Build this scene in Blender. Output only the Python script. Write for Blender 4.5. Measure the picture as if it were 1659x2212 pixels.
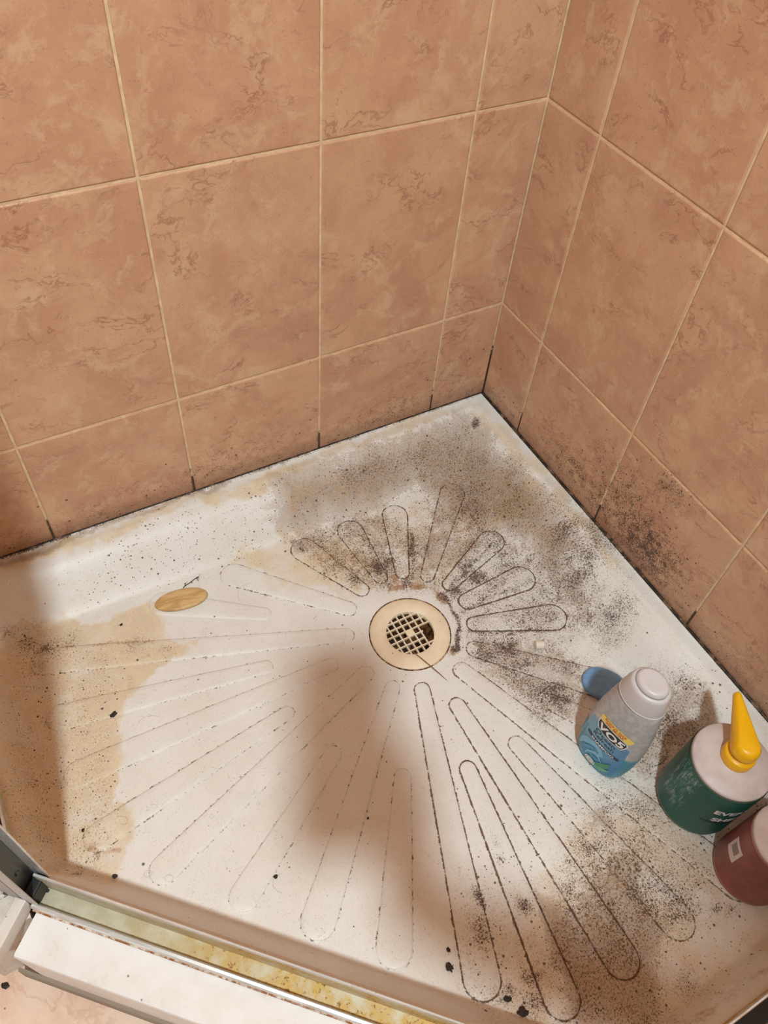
import bpy, bmesh, math, random
import numpy as np
from mathutils import Vector, Matrix

scene = bpy.context.scene
for o in list(bpy.data.objects): bpy.data.objects.remove(o)
COL = scene.collection
random.seed(7); RNG = np.random.default_rng(11)

# ------------------------------------------------------------------ camera, world, light, exposure
CAM = np.array([-0.67278, -0.75489, 0.89539]); EUL = (0.676598, -0.068018, -0.502272); FPX = 1709.8
cam_d = bpy.data.cameras.new('camera'); cam = bpy.data.objects.new('camera', cam_d); COL.objects.link(cam)
cam.location = CAM; cam.rotation_euler = EUL
cam_d.sensor_fit = 'VERTICAL'; cam_d.sensor_height = 24.0; cam_d.sensor_width = 24.0; cam_d.lens = FPX / 2212 * 24.0
cam_d.clip_start = 0.01
scene.camera = cam
world = bpy.data.worlds.new('world'); scene.world = world; world.use_nodes = True
world.node_tree.nodes['Background'].inputs[0].default_value = (0.9, 0.85, 0.8, 1)
world.node_tree.nodes['Background'].inputs[1].default_value = 0.02
LAMP = (-1.01, -1.39, 2.27); LAMP_R = 0.060; LAMP_STRENGTH = 1240.0; LAMP_COL = (0.84, 1.0, 1.06)
vs = scene.view_settings
vs.view_transform = 'Standard'; vs.look = 'None'; vs.gamma = 1.0; vs.use_curve_mapping = False; vs.exposure = 0.0

# ------------------------------------------------------------------ pixel -> world
def rot(rx, ry, rz):
    c, s = math.cos, math.sin
    X = np.array([[1,0,0],[0,c(rx),-s(rx)],[0,s(rx),c(rx)]]); Y = np.array([[c(ry),0,s(ry)],[0,1,0],[-s(ry),0,c(ry)]])
    Z = np.array([[c(rz),-s(rz),0],[s(rz),c(rz),0],[0,0,1]]); return Z @ Y @ X
RM = rot(*EUL)
def ray(q): return RM @ np.array([(q[0]-829.5)/FPX, -(q[1]-1106)/FPX, -1.0])
def on_z(q, z): d = ray(q); return CAM + (z-CAM[2])/d[2]*d
def on_x(q, x): d = ray(q); return CAM + (x-CAM[0])/d[0]*d
def on_y(q, y): d = ray(q); return CAM + (y-CAM[1])/d[1]*d

# ------------------------------------------------------------------ tray surface
X_LEFT, Y_RIGHT, D_FRONT = -0.842, -0.862, 0.885
SQ = math.sqrt(2)
DRAIN = np.array([-0.3145, -0.3145])
def sstep(a, b, t):
    t = np.clip((t-a)/(b-a), 0, 1); return t*t*(3-2*t)
FLOOR = -0.055
def tray_z(x, y):
    x = np.asarray(x, float); y = np.asarray(y, float)
    def pw(t): return FLOOR*sstep(0.026, 0.105, t) + 0.0025*(1-sstep(0.0, 0.006, t)) - 0.0022*sstep(0.020, 0.028, t)
    def pr(t): return FLOOR*sstep(0.0, 0.034, t)
    g = D_FRONT + (x+y)/SQ
    z = np.maximum.reduce([pw(-x), pw(-y), pr(x-X_LEFT), pr(y-Y_RIGHT), pr(g)])
    r = np.hypot(x-DRAIN[0], y-DRAIN[1])
    bowl = -0.012*np.clip(1-r/0.42, 0, 1)
    w = sstep(0.0, 0.02, z-FLOOR)
    return z + bowl*(1-w)
def on_tray(q, lift=0.0):
    z = -0.045
    for _ in range(12):
        w = on_z(q, z); z = float(tray_z(w[0], w[1])) + lift
    return on_z(q, z)

# ------------------------------------------------------------------ helpers
def tag(o, label=None, cat=None, group=None, kind=None):
    if label: o['label'] = label
    if cat: o['category'] = cat
    if group: o['group'] = group
    if kind: o['kind'] = kind
    return o
def link(name, me, mats=None, parent=None, loc=None, rz=None):
    o = bpy.data.objects.new(name, me); COL.objects.link(o)
    if me is not None and mats is not None:
        for m in (mats if isinstance(mats, (list, tuple)) else [mats]):
            me.materials.append(m)
    if parent is not None: o.parent = parent
    if loc is not None: o.location = loc
    if rz is not None: o.rotation_euler = (0, 0, rz)
    return o
def empty(name, loc=(0,0,0), rz=0.0):
    o = bpy.data.objects.new(name, None); COL.objects.link(o); o.location = loc; o.rotation_euler = (0,0,rz)
    o.empty_display_size = 0.02; return o
def mesh(name, verts, faces, smooth=False):
    me = bpy.data.meshes.new(name); me.from_pydata([tuple(map(float, v)) for v in verts], [], faces); me.update()
    if smooth: me.polygons.foreach_set('use_smooth', [True]*len(me.polygons))
    return me
def bm_mesh(name, bm, smooth=False):
    bmesh.ops.recalc_face_normals(bm, faces=bm.faces[:])
    me = bpy.data.meshes.new(name); bm.to_mesh(me); bm.free()
    if smooth: me.polygons.foreach_set('use_smooth', [True]*len(me.polygons))
    return me
def bm_box(bm, lo, hi, bevel=0.0, M=None):
    vs_ = [bm.verts.new((x, y, z)) for z in (lo[2], hi[2]) for y in (lo[1], hi[1]) for x in (lo[0], hi[0])]
    fs = [bm.faces.new([vs_[i] for i in f]) for f in ((0,2,3,1),(4,5,7,6),(0,1,5,4),(2,6,7,3),(0,4,6,2),(1,3,7,5))]
    if bevel > 0:
        es = list({e for f in fs for e in f.edges})
        r = bmesh.ops.bevel(bm, geom=es, offset=bevel, segments=2, affect='EDGES', profile=0.5)
        vs_ = list({v for f in r['faces'] for v in f.verts} | {v for v in vs_ if v.is_valid})
    if M is not None:
        for v in vs_:
            if v.is_valid: v.co = M @ v.co
def box(name, lo, hi, mat, parent=None, bevel=0.0, M=None, loc=None, rz=None):
    bm = bmesh.new(); bm_box(bm, lo, hi, bevel, M); return link(name, bm_mesh(name, bm), mat, parent, loc, rz)
def lathe(name, prof, mat, parent=None, seg=48, cap=True, sx=1.0, sy=1.0, smooth=True):
    v = []; f = []; n = len(prof)
    for (r, z) in prof:
        for k in range(seg):
            a = 2*math.pi*k/seg; v.append((r*sx*math.cos(a), r*sy*math.sin(a), z))
    for i in range(n-1):
        for k in range(seg):
            k2 = (k+1) % seg; f.append((i*seg+k, i*seg+k2, (i+1)*seg+k2, (i+1)*seg+k))
    if cap:
        f.append(tuple(range(seg))[::-1]); f.append(tuple((n-1)*seg+k for k in range(seg)))
    return link(name, mesh(name, v, f, smooth), mat, parent)
def tube(pts, rad, seg=6, taper=None):
    """verts, faces of a tube along pts"""
    pts = [np.array(p, float) for p in pts]; V = []; F = []; n = len(pts)
    for i, p in enumerate(pts):
        t = pts[min(i+1, n-1)] - pts[max(i-1, 0)]; t /= (np.linalg.norm(t)+1e-12)
        a = np.cross(t, (0, 0, 1)); 
        if np.linalg.norm(a) < 1e-4: a = np.cross(t, (1, 0, 0))
        a /= np.linalg.norm(a); b = np.cross(t, a)
        r = rad if taper is None else rad*taper[i]
        for k in range(seg):
            g = 2*math.pi*k/seg; V.append(p + r*(math.cos(g)*a + math.sin(g)*b))
    for i in range(n-1):
        for k in range(seg):
            k2 = (k+1) % seg; F.append((i*seg+k, i*seg+k2, (i+1)*seg+k2, (i+1)*seg+k))
    F.append(tuple(range(seg))[::-1]); F.append(tuple((n-1)*seg+k for k in range(seg)))
    return V, F
def prism(name, prof, p0, p1, nrm, mat, parent=None, smooth=False):
    """extrude a profile [(across, up)] from p0 to p1; 'across' runs along nrm"""
    p0 = np.array(p0, float); p1 = np.array(p1, float); nrm = np.array(nrm, float)
    V = [p + a*nrm + np.array((0, 0, u)) for p in (p0, p1) for a, u in prof]; n = len(prof)
    F = [(i, (i+1) % n, n+(i+1) % n, n+i) for i in range(n)] + [tuple(range(n))[::-1], tuple(range(n, 2*n))]
    bm = bmesh.new(); bv = [bm.verts.new(v) for v in V]
    for f in F: bm.faces.new([bv[i] for i in f])
    bm.normal_update()
    return link(name, bm_mesh(name, bm, smooth), mat, parent)

# ------------------------------------------------------------------ node materials
def lin(c):
    return tuple(((v/255)/12.92 if v/255 <= 0.04045 else ((v/255+0.055)/1.055)**2.4) for v in c) + (1.0,)
class Mat:
    def __init__(s, name, rough=0.5, spec=0.5):
        s.m = bpy.data.materials.new(name); s.m.use_nodes = True; s.t = s.m.node_tree; s.p = s.t.nodes['Principled BSDF']
        s.p.inputs['Roughness'].default_value = rough; s.p.inputs['Specular IOR Level'].default_value = spec
    def put(s, sock, v):
        if hasattr(v, 'is_linked') or isinstance(v, bpy.types.NodeSocket): s.t.links.new(v, sock)
        else:
            try: sock.default_value = v
            except Exception: sock.default_value = v[:3] if hasattr(v, '__len__') else (v, v, v)
    def node(s, t, **kw):
        n = s.t.nodes.new(t)
        for k, v in kw.items(): setattr(n, k, v)
        return n
    def math(s, op, a, b=0.0, clamp=False):
        n = s.node('ShaderNodeMath', operation=op, use_clamp=clamp); s.put(n.inputs[0], a); s.put(n.inputs[1], b); return n.outputs[0]
    def mul(s, a, b): return s.math('MULTIPLY', a, b)
    def add(s, a, b): return s.math('ADD', a, b)
    def sub(s, a, b): return s.math('SUBTRACT', a, b)
    def mx(s, a, b): return s.math('MAXIMUM', a, b)
    def ramp(s, v, a, b, lo=0.0, hi=1.0):
        n = s.node('ShaderNodeMapRange', interpolation_type='SMOOTHSTEP'); s.put(n.inputs[0], v)
        s.put(n.inputs[1], a); s.put(n.inputs[2], b); s.put(n.inputs[3], lo); s.put(n.inputs[4], hi); return n.outputs[0]
    def pos(s): return s.node('ShaderNodeNewGeometry').outputs['Position']
    def objc(s): return s.node('ShaderNodeTexCoord').outputs['Object']
    def attr(s, name): return s.node('ShaderNodeAttribute', attribute_name=name).outputs['Fac']
    def vec(s, op, a, b):
        n = s.node('ShaderNodeVectorMath', operation=op); s.put(n.inputs[0], a); s.put(n.inputs[1], b); return n.outputs[0]
    def dot(s, a, b):
        n = s.node('ShaderNodeVectorMath', operation='DOT_PRODUCT'); s.put(n.inputs[0], a); s.put(n.inputs[1], b); return n.outputs['Value']
    def length(s, a):
        n = s.node('ShaderNodeVectorMath', operation='LENGTH'); s.put(n.inputs[0], a); return n.outputs['Value']
    def noise(s, v, scale, detail=4.0, rough=0.55, dist=0.0, out='Fac'):
        n = s.node('ShaderNodeTexNoise'); s.put(n.inputs['Vector'], v); n.inputs['Scale'].default_value = scale
        n.inputs['Detail'].default_value = detail; n.inputs['Roughness'].default_value = rough; n.inputs['Distortion'].default_value = dist
        return n.outputs[out]
    def voro(s, v, scale, feature='F1', rnd=1.0):
        n = s.node('ShaderNodeTexVoronoi', feature=feature); s.put(n.inputs['Vector'], v); n.inputs['Scale'].default_value = scale
        n.inputs['Randomness'].default_value = rnd; return n
    def mix(s, f, a, b, mode='MIX'):
        n = s.node('ShaderNodeMix', data_type='RGBA', blend_type=mode); s.put(n.inputs[0], f); s.put(n.inputs[6], a); s.put(n.inputs[7], b); return n.outputs[2]
    def sep(s, v):
        n = s.node('ShaderNodeSeparateXYZ'); s.put(n.inputs[0], v); return n.outputs
    def col(s, c): s.put(s.p.inputs['Base Color'], c); return s
    def rough(s, r): s.put(s.p.inputs['Roughness'], r); return s
    def bump(s, h, strength=0.2, dist=0.001):
        n = s.node('ShaderNodeBump'); s.put(n.inputs['Height'], h); n.inputs['Strength'].default_value = strength
        n.inputs['Distance'].default_value = dist; s.t.links.new(n.outputs[0], s.p.inputs['Normal']); return s
    def metal(s, v=1.0): s.p.inputs['Metallic'].default_value = v; return s
    def dots(s, v, scale, dens, rmin=0.10, rmax=0.34):
        """round specks: a voronoi cell holds one when its random number is below the density"""
        n = s.voro(v, scale); c = s.node('ShaderNodeSeparateColor'); s.t.links.new(n.outputs['Color'], c.inputs[0])
        have = s.math('LESS_THAN', c.outputs[0], dens)
        rad = s.add(rmin, s.mul(s.math('POWER', c.outputs[1], 2.0), rmax-rmin))
        body = s.ramp(n.outputs['Distance'], rad, s.mul(rad, 0.55), 0.0, 1.0)
        return s.mul(have, body)
def plain(name, rgb, rough=0.5, spec=0.5, metal=0.0):
    m = Mat(name, rough, spec); m.col(lin(rgb)); m.p.inputs['Metallic'].default_value = metal; return m.m

MOLD_DARK = lin((46, 33, 25))
def enamel_mat():
    m = Mat('stained_enamel', 0.42, 0.35); P = m.pos()
    tan, veil, rust, mold, dts, edge = (m.attr(a) for a in ('tan', 'veil', 'rust', 'mold', 'dots', 'edge'))
    nb = m.noise(P, 14, 5, 0.6); nm = m.noise(P, 70, 6, 0.65); nf = m.noise(P, 420, 5, 0.7); ng = m.noise(P, 900, 3, 0.6)
    c = m.mix(m.ramp(nb, 0.3, 0.7), lin((230, 226, 219)), lin((224, 218, 209)))
    ft = m.mul(m.mul(m.math('MINIMUM', m.mul(tan, 1.15), 1.0), m.ramp(m.add(tan, m.mul(m.sub(nm, 0.5), 1.1)), 0.12, 0.5)), m.ramp(nm, 0.25, 0.6, 0.6, 1.0))
    c = m.mix(m.mul(ft, 0.78), c, m.mix(m.ramp(nm, 0.35, 0.62), lin((204, 174, 130)), lin((222, 199, 160))))
    fv = m.mul(m.mul(m.math('MINIMUM', veil, 1.0), m.ramp(m.add(veil, m.add(m.mul(m.sub(nm, 0.5), 1.3), m.mul(m.sub(nf, 0.5), 0.7))), 0.22, 0.46)), m.ramp(m.add(m.mul(nm, 0.5), m.mul(nf, 0.5)), 0.30, 0.62, 0.55, 1.0))
    c = m.mix(m.mul(fv, 0.92), c, m.mix(m.ramp(nm, 0.38, 0.62), lin((140, 109, 83)), lin((174, 145, 115))))
    tr = m.sub(0.76, m.mul(rust, 0.33))
    fr = m.ramp(m.add(m.mul(nm, 0.55), m.mul(nf, 0.45)), m.sub(tr, 0.12), m.add(tr, 0.10))
    c = m.mix(m.mul(fr, 0.8), c, m.mix(m.ramp(nf, 0.4, 0.62), lin((128, 74, 34)), lin((196, 146, 88))))
    # dark speckled mould
    v = m.add(m.add(m.mul(nf, 0.45), m.mul(nm, 0.17)), m.mul(ng, 0.38))
    T = m.sub(0.645, m.mul(m.math('MINIMUM', mold, 1.0), 0.225))
    fm = m.ramp(v, m.sub(T, 0.03), m.add(T, 0.04))
    halo = m.ramp(v, m.sub(T, 0.13), m.add(T, 0.03))
    c = m.mix(m.mul(halo, 0.45), c, lin((140, 108, 82)))
    c = m.mix(m.mul(fm, m.ramp(nf, 0.35, 0.6, 0.72, 0.95)), c, m.mix(m.ramp(nm, 0.35, 0.65), MOLD_DARK, lin((84, 60, 44))))
    d = m.mx(m.dots(P, 150, dts, 0.10, 0.36), m.dots(m.vec('ADD', P, (3.1, 1.7, 0.4)), 330, m.mul(dts, 1.3), 0.14, 0.44))
    c = m.mix(m.mul(d, 0.88), c, lin((70, 48, 32)))
    # grime along the rib edges
    en = m.add(m.mul(m.noise(P, 130, 4, 0.7), 0.6), m.mul(nf, 0.4))
    Te = m.sub(0.70, m.mul(edge, 0.42))
    fe = m.ramp(en, m.sub(Te, 0.05), m.add(Te, 0.05))
    c = m.mix(m.mul(fe, 0.92), c, m.mix(m.ramp(nf, 0.4, 0.65), lin((50, 34, 22)), lin((124, 82, 48))))
    m.col(c); m.rough(m.ramp(m.mx(fm, m.mul(fv, 0.7)), 0, 1, 0.42, 0.8))
    m.bump(m.add(m.mul(fm, 0.6), m.mul(fv, m.mul(nf, 0.5))), 0.35, 0.0006)
    return m.m
ENAMEL = enamel_mat()

def wall_mold(m, P):
    """mould density on the tiled walls: hugging the tray, heavier in some patches"""
    s = m.sep(P); z = s[2]
    low = m.mul(m.ramp(z, 0.085, -0.005), m.mul(m.math('GREATER_THAN', s[0], -0.90), m.math('GREATER_THAN', s[1], -0.92)))
    blobs = []
    def blob(q, wall, ru, rz, k):
        w = on_x(q, 0.0) if wall == 'x' else on_y(q, 0.0)
        d = m.vec('SUBTRACT', P, tuple(w)); d = m.vec('MULTIPLY', d, (1/ru if wall == 'y' else 30, 1/ru if wall == 'x' else 30, 1/rz))
        blobs.append(m.mul(m.ramp(m.length(d), 1.25, 0.1), k))
    blob((1390, 1180), 'x', 0.11, 0.085, 0.92); blob((1340, 1080), 'x', 0.10, 0.10, 0.66); blob((1230, 1010), 'x', 0.11, 0.06, 0.66); blob((1300, 1090), 'x', 0.10, 0.05, 0.72)
    blob((1300, 985), 'x', 0.03, 0.05, 0.5); blob((1540, 1400), 'x', 0.09, 0.05, 0.45); blob((1450, 1060), 'x', 0.05, 0.04, 0.6)
    blob((830, 900), 'y', 0.18, 0.06, 0.50); blob((500, 1010), 'y', 0.18, 0.07, 0.46); blob((960, 830), 'y', 0.10, 0.09, 0.42)
    blob((1000, 850), 'y', 0.06, 0.04, 0.45)
    tot = m.mul(low, 0.48)
    for b in blobs: tot = m.mx(tot, b)
    return tot, low
def tile_mat():
    m = Mat('marbled_tile', 0.32, 0.4); P = m.pos(); O = m.objc()
    r = m.node('ShaderNodeObjectInfo').outputs['Random']
    off = m.node('ShaderNodeCombineXYZ'); m.put(off.inputs[0], m.mul(r, 9.0)); m.put(off.inputs[1], m.mul(r, 23.0)); m.put(off.inputs[2], m.mul(r, 5.0))
    U = m.vec('ADD', O, off.outputs[0])
    warp = m.noise(U, 9, 4, 0.6, out='Color')
    W = m.vec('ADD', U, m.vec('MULTIPLY', m.vec('SUBTRACT', warp, (0.5, 0.5, 0.5)), (0.10, 0.10, 0.10)))
    a = m.noise(W, 11, 6, 0.62); b = m.noise(m.vec('ADD', W, (5, 5, 5)), 26, 6, 0.68); f = m.noise(W, 90, 5, 0.7)
    c = m.mix(m.ramp(a, 0.35, 0.65), lin((197, 149, 118)), lin((210, 166, 132)))
    c = m.mix(m.mul(m.ramp(b, 0.50, 0.68), 0.75), c, lin((216, 181, 146)))
    c = m.mix(m.mul(m.ramp(m.noise(m.vec('ADD', W, (9, 2, 7)), 17, 5, 0.6), 0.52, 0.74), 0.42), c, lin((184, 132, 112)))
    # thin crooked veins, drawn out along one slanted direction
    Vv = m.vec('MULTIPLY', W, (1.0, 1.0, 1.9))
    vn = m.noise(m.vec('ADD', Vv, (2, 8, 3)), 8.5, 7, 0.62, 0.25)
    vein = m.ramp(m.math('ABSOLUTE', m.sub(vn, 0.5)), 0.015, 0.0)
    vein = m.mul(vein, m.ramp(m.noise(U, 15, 3), 0.42, 0.62))
    c = m.mix(m.mul(vein, 0.62), c, lin((150, 98, 78)))
    c = m.mix(m.mul(m.ramp(f, 0.60, 0.74), 0.22), c, lin((158, 108, 86)))
    c = m.mix(m.mul(m.ramp(f, 0.40, 0.30), 0.30), c, lin((220, 190, 158)))
    tot, low = wall_mold(m, P)
    nf = m.noise(P, 420, 4, 0.65); nm = m.noise(P, 80, 4, 0.6)
    v = m.add(m.mul(nf, 0.62), m.mul(nm, 0.38)); T = m.sub(0.675, m.mul(tot, 0.205))
    fm = m.ramp(v, m.sub(T, 0.025), m.add(T, 0.035)); halo = m.ramp(v, m.sub(T, 0.14), T)
    c = m.mix(m.mul(halo, 0.45), c, lin((138, 94, 72)))
    d = m.dots(P, 170, m.mul(tot, 0.5), 0.10, 0.38)
    c = m.mix(m.mul(m.mx(fm, d), 0.85), c, lin((62, 42, 30)))
    c = m.mix(m.mul(m.ramp(low, 0.55, 1.0), 0.5), c, lin((120, 84, 64)))
    m.col(c); m.bump(b, 0.05, 0.001)
    return m.m
TILE = tile_mat()
def grout_mat():
    m = Mat('grout', 0.8, 0.2); P = m.pos(); tot, low = wall_mold(m, P)
    n = m.noise(P, 60, 4); nf = m.noise(P, 260, 4, 0.7)
    c = m.mix(m.ramp(n, 0.35, 0.65), lin((232, 206, 168)), lin((214, 184, 146)))
    k = m.ramp(low, 0.0, 0.9)
    corner = m.ramp(m.length(m.vec('MULTIPLY', P, (1, 1, 0))), 0.012, 0.003)
    corner = m.mul(corner, m.ramp(m.sep(P)[2], 0.16, 0.05, 0.1, 1.0))
    T = m.sub(0.72, m.mul(m.mx(m.mx(k, corner), m.mul(tot, 0.7)), 0.36))
    fm = m.ramp(m.add(m.mul(nf, 0.5), m.mul(n, 0.5)), m.sub(T, 0.05), m.add(T, 0.05))
    c = m.mix(m.mul(fm, 0.92), c, lin((46, 32, 24)))
    m.col(c); return m.m
GROUT = grout_mat()
def seal_mat():
    m = Mat('mouldy_silicone', 0.6, 0.3); P = m.pos(); n = m.noise(P, 55, 5, 0.65); nf = m.noise(P, 300, 4, 0.7)
    c = m.mix(m.ramp(m.add(m.mul(n, 0.7), m.mul(nf, 0.3)), 0.47, 0.66), lin((38, 28, 22)), lin((134, 106, 84)))
    m.col(c); return m.m
SEAL = seal_mat()
PAINT = plain('white_paint', (150, 146, 140), 0.8, 0.2); WALLP = plain('terracotta_paint', (112, 80, 60), 0.8, 0.2); CEILP = plain('warm_ceiling_paint', (104, 86, 70), 0.8, 0.2)
def floor_mat():
    m = Mat('marbled_floor', 0.4, 0.4); P = m.pos()
    w = m.vec('ADD', P, m.vec('MULTIPLY', m.noise(P, 10, 4, out='Color'), (0.08, 0.08, 0.0)))
    c = m.mix(m.ramp(m.noise(w, 16, 6, 0.6), 0.35, 0.65), lin((226, 190, 166)), lin((236, 210, 190)))
    vn = m.noise(w, 13, 6, 0.6); c = m.mix(m.mul(m.ramp(m.math('ABSOLUTE', m.sub(vn, 0.5)), 0.03, 0.0), 0.35), c, lin((196, 146, 112)))
    c = m.mix(m.mul(m.dots(P, 120, 0.06), 0.8), c, lin((90, 50, 40)))
    m.col(c); return m.m
FLOORM = floor_mat()

# ------------------------------------------------------------------ room shell
Z_FLOOR, Z_CEIL, X_FAR, Y_FAR = -0.14, 2.42, -2.2, -2.4
def struct(name, lo, hi, mat): return tag(box(name, lo, hi, mat), kind='structure')
tag(struct('floor', (X_FAR, Y_FAR, Z_FLOOR-0.05), (0.0, 0.0, Z_FLOOR), FLOORM), 'pale pink marbled bathroom floor', None)
struct('ceiling', (X_FAR-0.1, Y_FAR-0.1, Z_CEIL), (0.1, 0.1, Z_CEIL+0.05), CEILP)
struct('wall_back', (X_FAR-0.1, Y_FAR-0.1, Z_FLOOR-0.05), (0.1, Y_FAR, Z_CEIL), WALLP)
struct('wall_far', (X_FAR-0.1, Y_FAR, Z_FLOOR-0.05), (X_FAR, 0.1, Z_CEIL), WALLP)
GAP, TH = 0.0030, 0.007
wall_l = tag(struct('wall_left', (X_FAR, 0.0016, Z_FLOOR-0.05), (0.1, 0.1, Z_CEIL), GROUT), 'wall of pinkish marbled tiles left of the corner')
wall_r = tag(struct('wall_right', (0.0016, Y_FAR, Z_FLOOR-0.05), (0.1, 0.0016, Z_CEIL), GROUT), 'wall of pinkish marbled tiles right of the corner')
ROWS = [0.0, 0.1817]
while ROWS[-1] < Z_CEIL-0.01: ROWS.append(min(ROWS[-1]+0.2966, Z_CEIL))
LCOL = [0.0, 0.1025]; RCOL = [0.0, 0.1001]
while LCOL[-1] < 2.1: LCOL.append(min(LCOL[-1]+0.2, 2.2))
while RCOL[-1] < 2.3: RCOL.append(min(RCOL[-1]+0.2, 2.4))
_tiles = {}
def tile_mesh(w, h):
    key = (round(w, 3), round(h, 3))
    if key in _tiles: return _tiles[key]
    hw, hh, b, bd = w/2, h/2, 0.0018, 0.0012
    def ring(x, z, y): return [(-x, y, -z), (x, y, -z), (x, y, z), (-x, y, z)]
    V = ring(hw, hh, TH) + ring(hw, hh, bd) + ring(hw-b*0.5, hh-b*0.5, bd*0.3) + ring(hw-b, hh-b, 0.0)
    F = [(12, 13, 14, 15), (3, 2, 1, 0)]
    for i in range(3):
        for k in range(4): k2 = (k+1) % 4; F.append((i*4+k, i*4+k2, i*4+4+k2, i*4+4+k))
    me = mesh('tile', V, F); me.materials.append(TILE); _tiles[key] = me; return me
for i in range(len(ROWS)-1):
    z0, z1 = ROWS[i]+GAP/2, ROWS[i+1]-GAP/2
    for j in range(len(LCOL)-1):
        a, b = LCOL[j]+(GAP/2 if j else 0.0006), LCOL[j+1]-GAP/2
        if b-a < 0.01: continue
        o = link('tile', tile_mesh(b-a, z1-z0), None, wall_l, (-(a+b)/2, 0.0, (z0+z1)/2))
    for j in range(len(RCOL)-1):
        a, b = RCOL[j]+(GAP/2 if j else 0.0006), RCOL[j+1]-GAP/2
        if b-a < 0.01: continue
        o = link('tile', tile_mesh(b-a, z1-z0), None, wall_r, (0.0, -(a+b)/2, (z0+z1)/2), -math.pi/2)
for cols, wall, side in ((LCOL, wall_l, 0), (RCOL, wall_r, 1)):
    for j in range(len(cols)-1):
        a, b = max(cols[j], 0.925)+GAP/2, cols[j+1]-GAP/2
        if b-a < 0.02: continue
        z0, z1 = Z_FLOOR+GAP/2, -GAP/2
        link('tile', tile_mesh(b-a, z1-z0), None, wall, (-(a+b)/2, 0.0, (z0+z1)/2) if side == 0 else (0.0, -(a+b)/2, (z0+z1)/2), 0.0 if side == 0 else -math.pi/2)
# mouldy silicone line between tray and tiles
bead = [(0.0, -0.001), (0.0015, -0.0006), (0.0013, 0.0002), (0.0007, 0.0007), (0.0, 0.0008)]
tag(prism('trim_1', bead, (-0.86, 0.0, 0.0028), (0.0, 0.0, 0.0028), (0, -1, 0), SEAL), 'blackened silicone line along the left tiled wall', kind='structure')
tag(prism('trim_2', [(a*2.6, u*1.6) for a, u in bead], (0.0, -0.90, 0.0028), (0.0, 0.0, 0.0028), (-1, 0, 0), SEAL), 'blackened silicone line along the right tiled wall', kind='structure')

# ------------------------------------------------------------------ stains on the tray, given as spots and outlines in photo pixels
def scale_at(q):
    a = on_tray(q); b = on_tray((q[0]+10, q[1])); c = on_tray((q[0], q[1]+10))
    return 0.05*(np.linalg.norm(a[:2]-b[:2]) + np.linalg.norm(a[:2]-c[:2]))
_tab = RNG.random((256, 256))
def vnoise(x, y, cell, seed=0):
    u = x/cell+37.3*seed+500; v = y/cell+11.9*seed+500; i = np.floor(u).astype(int); j = np.floor(v).astype(int); a = u-i; b = v-j
    a = a*a*(3-2*a); b = b*b*(3-2*b); g = lambda p, q: _tab[p % 256, q % 256]
    return (g(i, j)*(1-a)+g(i+1, j)*a)*(1-b)+(g(i, j+1)*(1-a)+g(i+1, j+1)*a)*b
def fbm(x, y, cell, seed=0, n=4): return sum(vnoise(x, y, cell/2**k, seed+k)*0.5**k for k in range(n))/sum(0.5**k for k in range(n))
class Field:
    def __init__(s, warp=0.012, mod=0.0, seed=0): s.items = []; s.warp = warp; s.mod = mod; s.seed = seed
    def spot(s, px, py, r, k=1.0):
        w = on_tray((px, py)); s.items.append(('s', w[:2], r*scale_at((px, py)), k)); return s
    def stroke(s, pts, r, k=1.0):
        W = np.array([on_tray(q)[:2] for q in pts]); s.items.append(('l', W, r*scale_at(pts[0]), k)); return s
    def poly(s, pts, soft, k=1.0):
        W = np.array([on_tray(q)[:2] for q in pts]); s.items.append(('p', W, soft*scale_at(pts[0]), k)); return s
    def __call__(s, x, y):
        x0, y0 = x, y
        x = x0 + s.warp*2*(fbm(x0, y0, 0.045, s.seed+20)-0.5) + s.warp*0.8*(fbm(x0, y0, 0.012, s.seed+30)-0.5)
        y = y0 + s.warp*2*(fbm(x0, y0, 0.045, s.seed+40)-0.5) + s.warp*0.8*(fbm(x0, y0, 0.012, s.seed+50)-0.5)
        out = np.zeros_like(x); sub = np.zeros_like(x)
        for kind, W, r, k in s.items:
            if kind == 's':
                m = np.exp(-0.5*((x-W[0])**2+(y-W[1])**2)/(r*r))
            else:
                A = W; B = np.roll(W, -1, 0) if kind == 'p' else None
                if kind == 'l': A, B = W[:-1], W[1:]
                dm = np.full_like(x, 9.0); ins = np.zeros(x.shape, bool)
                for a, b in zip(A, B):
                    e = b-a; t = np.clip(((x-a[0])*e[0]+(y-a[1])*e[1])/(e@e+1e-12), 0, 1)
                    dm = np.minimum(dm, np.hypot(x-a[0]-t*e[0], y-a[1]-t*e[1]))
                    if kind == 'p':
                        c = (a[1] > y) != (b[1] > y); xx = a[0]+(y-a[1])*e[0]/(e[1] if abs(e[1]) > 1e-9 else 1e-9)
                        ins ^= c & (x < xx)
                if kind == 'l': m = np.exp(-0.5*(dm/r)**2)
                else: m = sstep(-1.0, 1.0, np.where(ins, dm, -dm)/r)
            if k > 0: out = np.maximum(out, k*m)
            else: sub = np.maximum(sub, -k*m)
        out = out*(1-sub)*(1-s.mod + 2*s.mod*sstep(0.25, 0.75, fbm(x0, y0, 0.03, s.seed+60)))
        return np.clip(out, 0, 1.3)
F_TAN, F_VEIL, F_RUST, F_MOLD, F_DOTS = Field(0.022, 0.35, 1), Field(0.014, 0.13, 2), Field(0.005, 0.15, 3), Field(0.010, 0.22, 4), Field(0.02, 0.3, 5)
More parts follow.
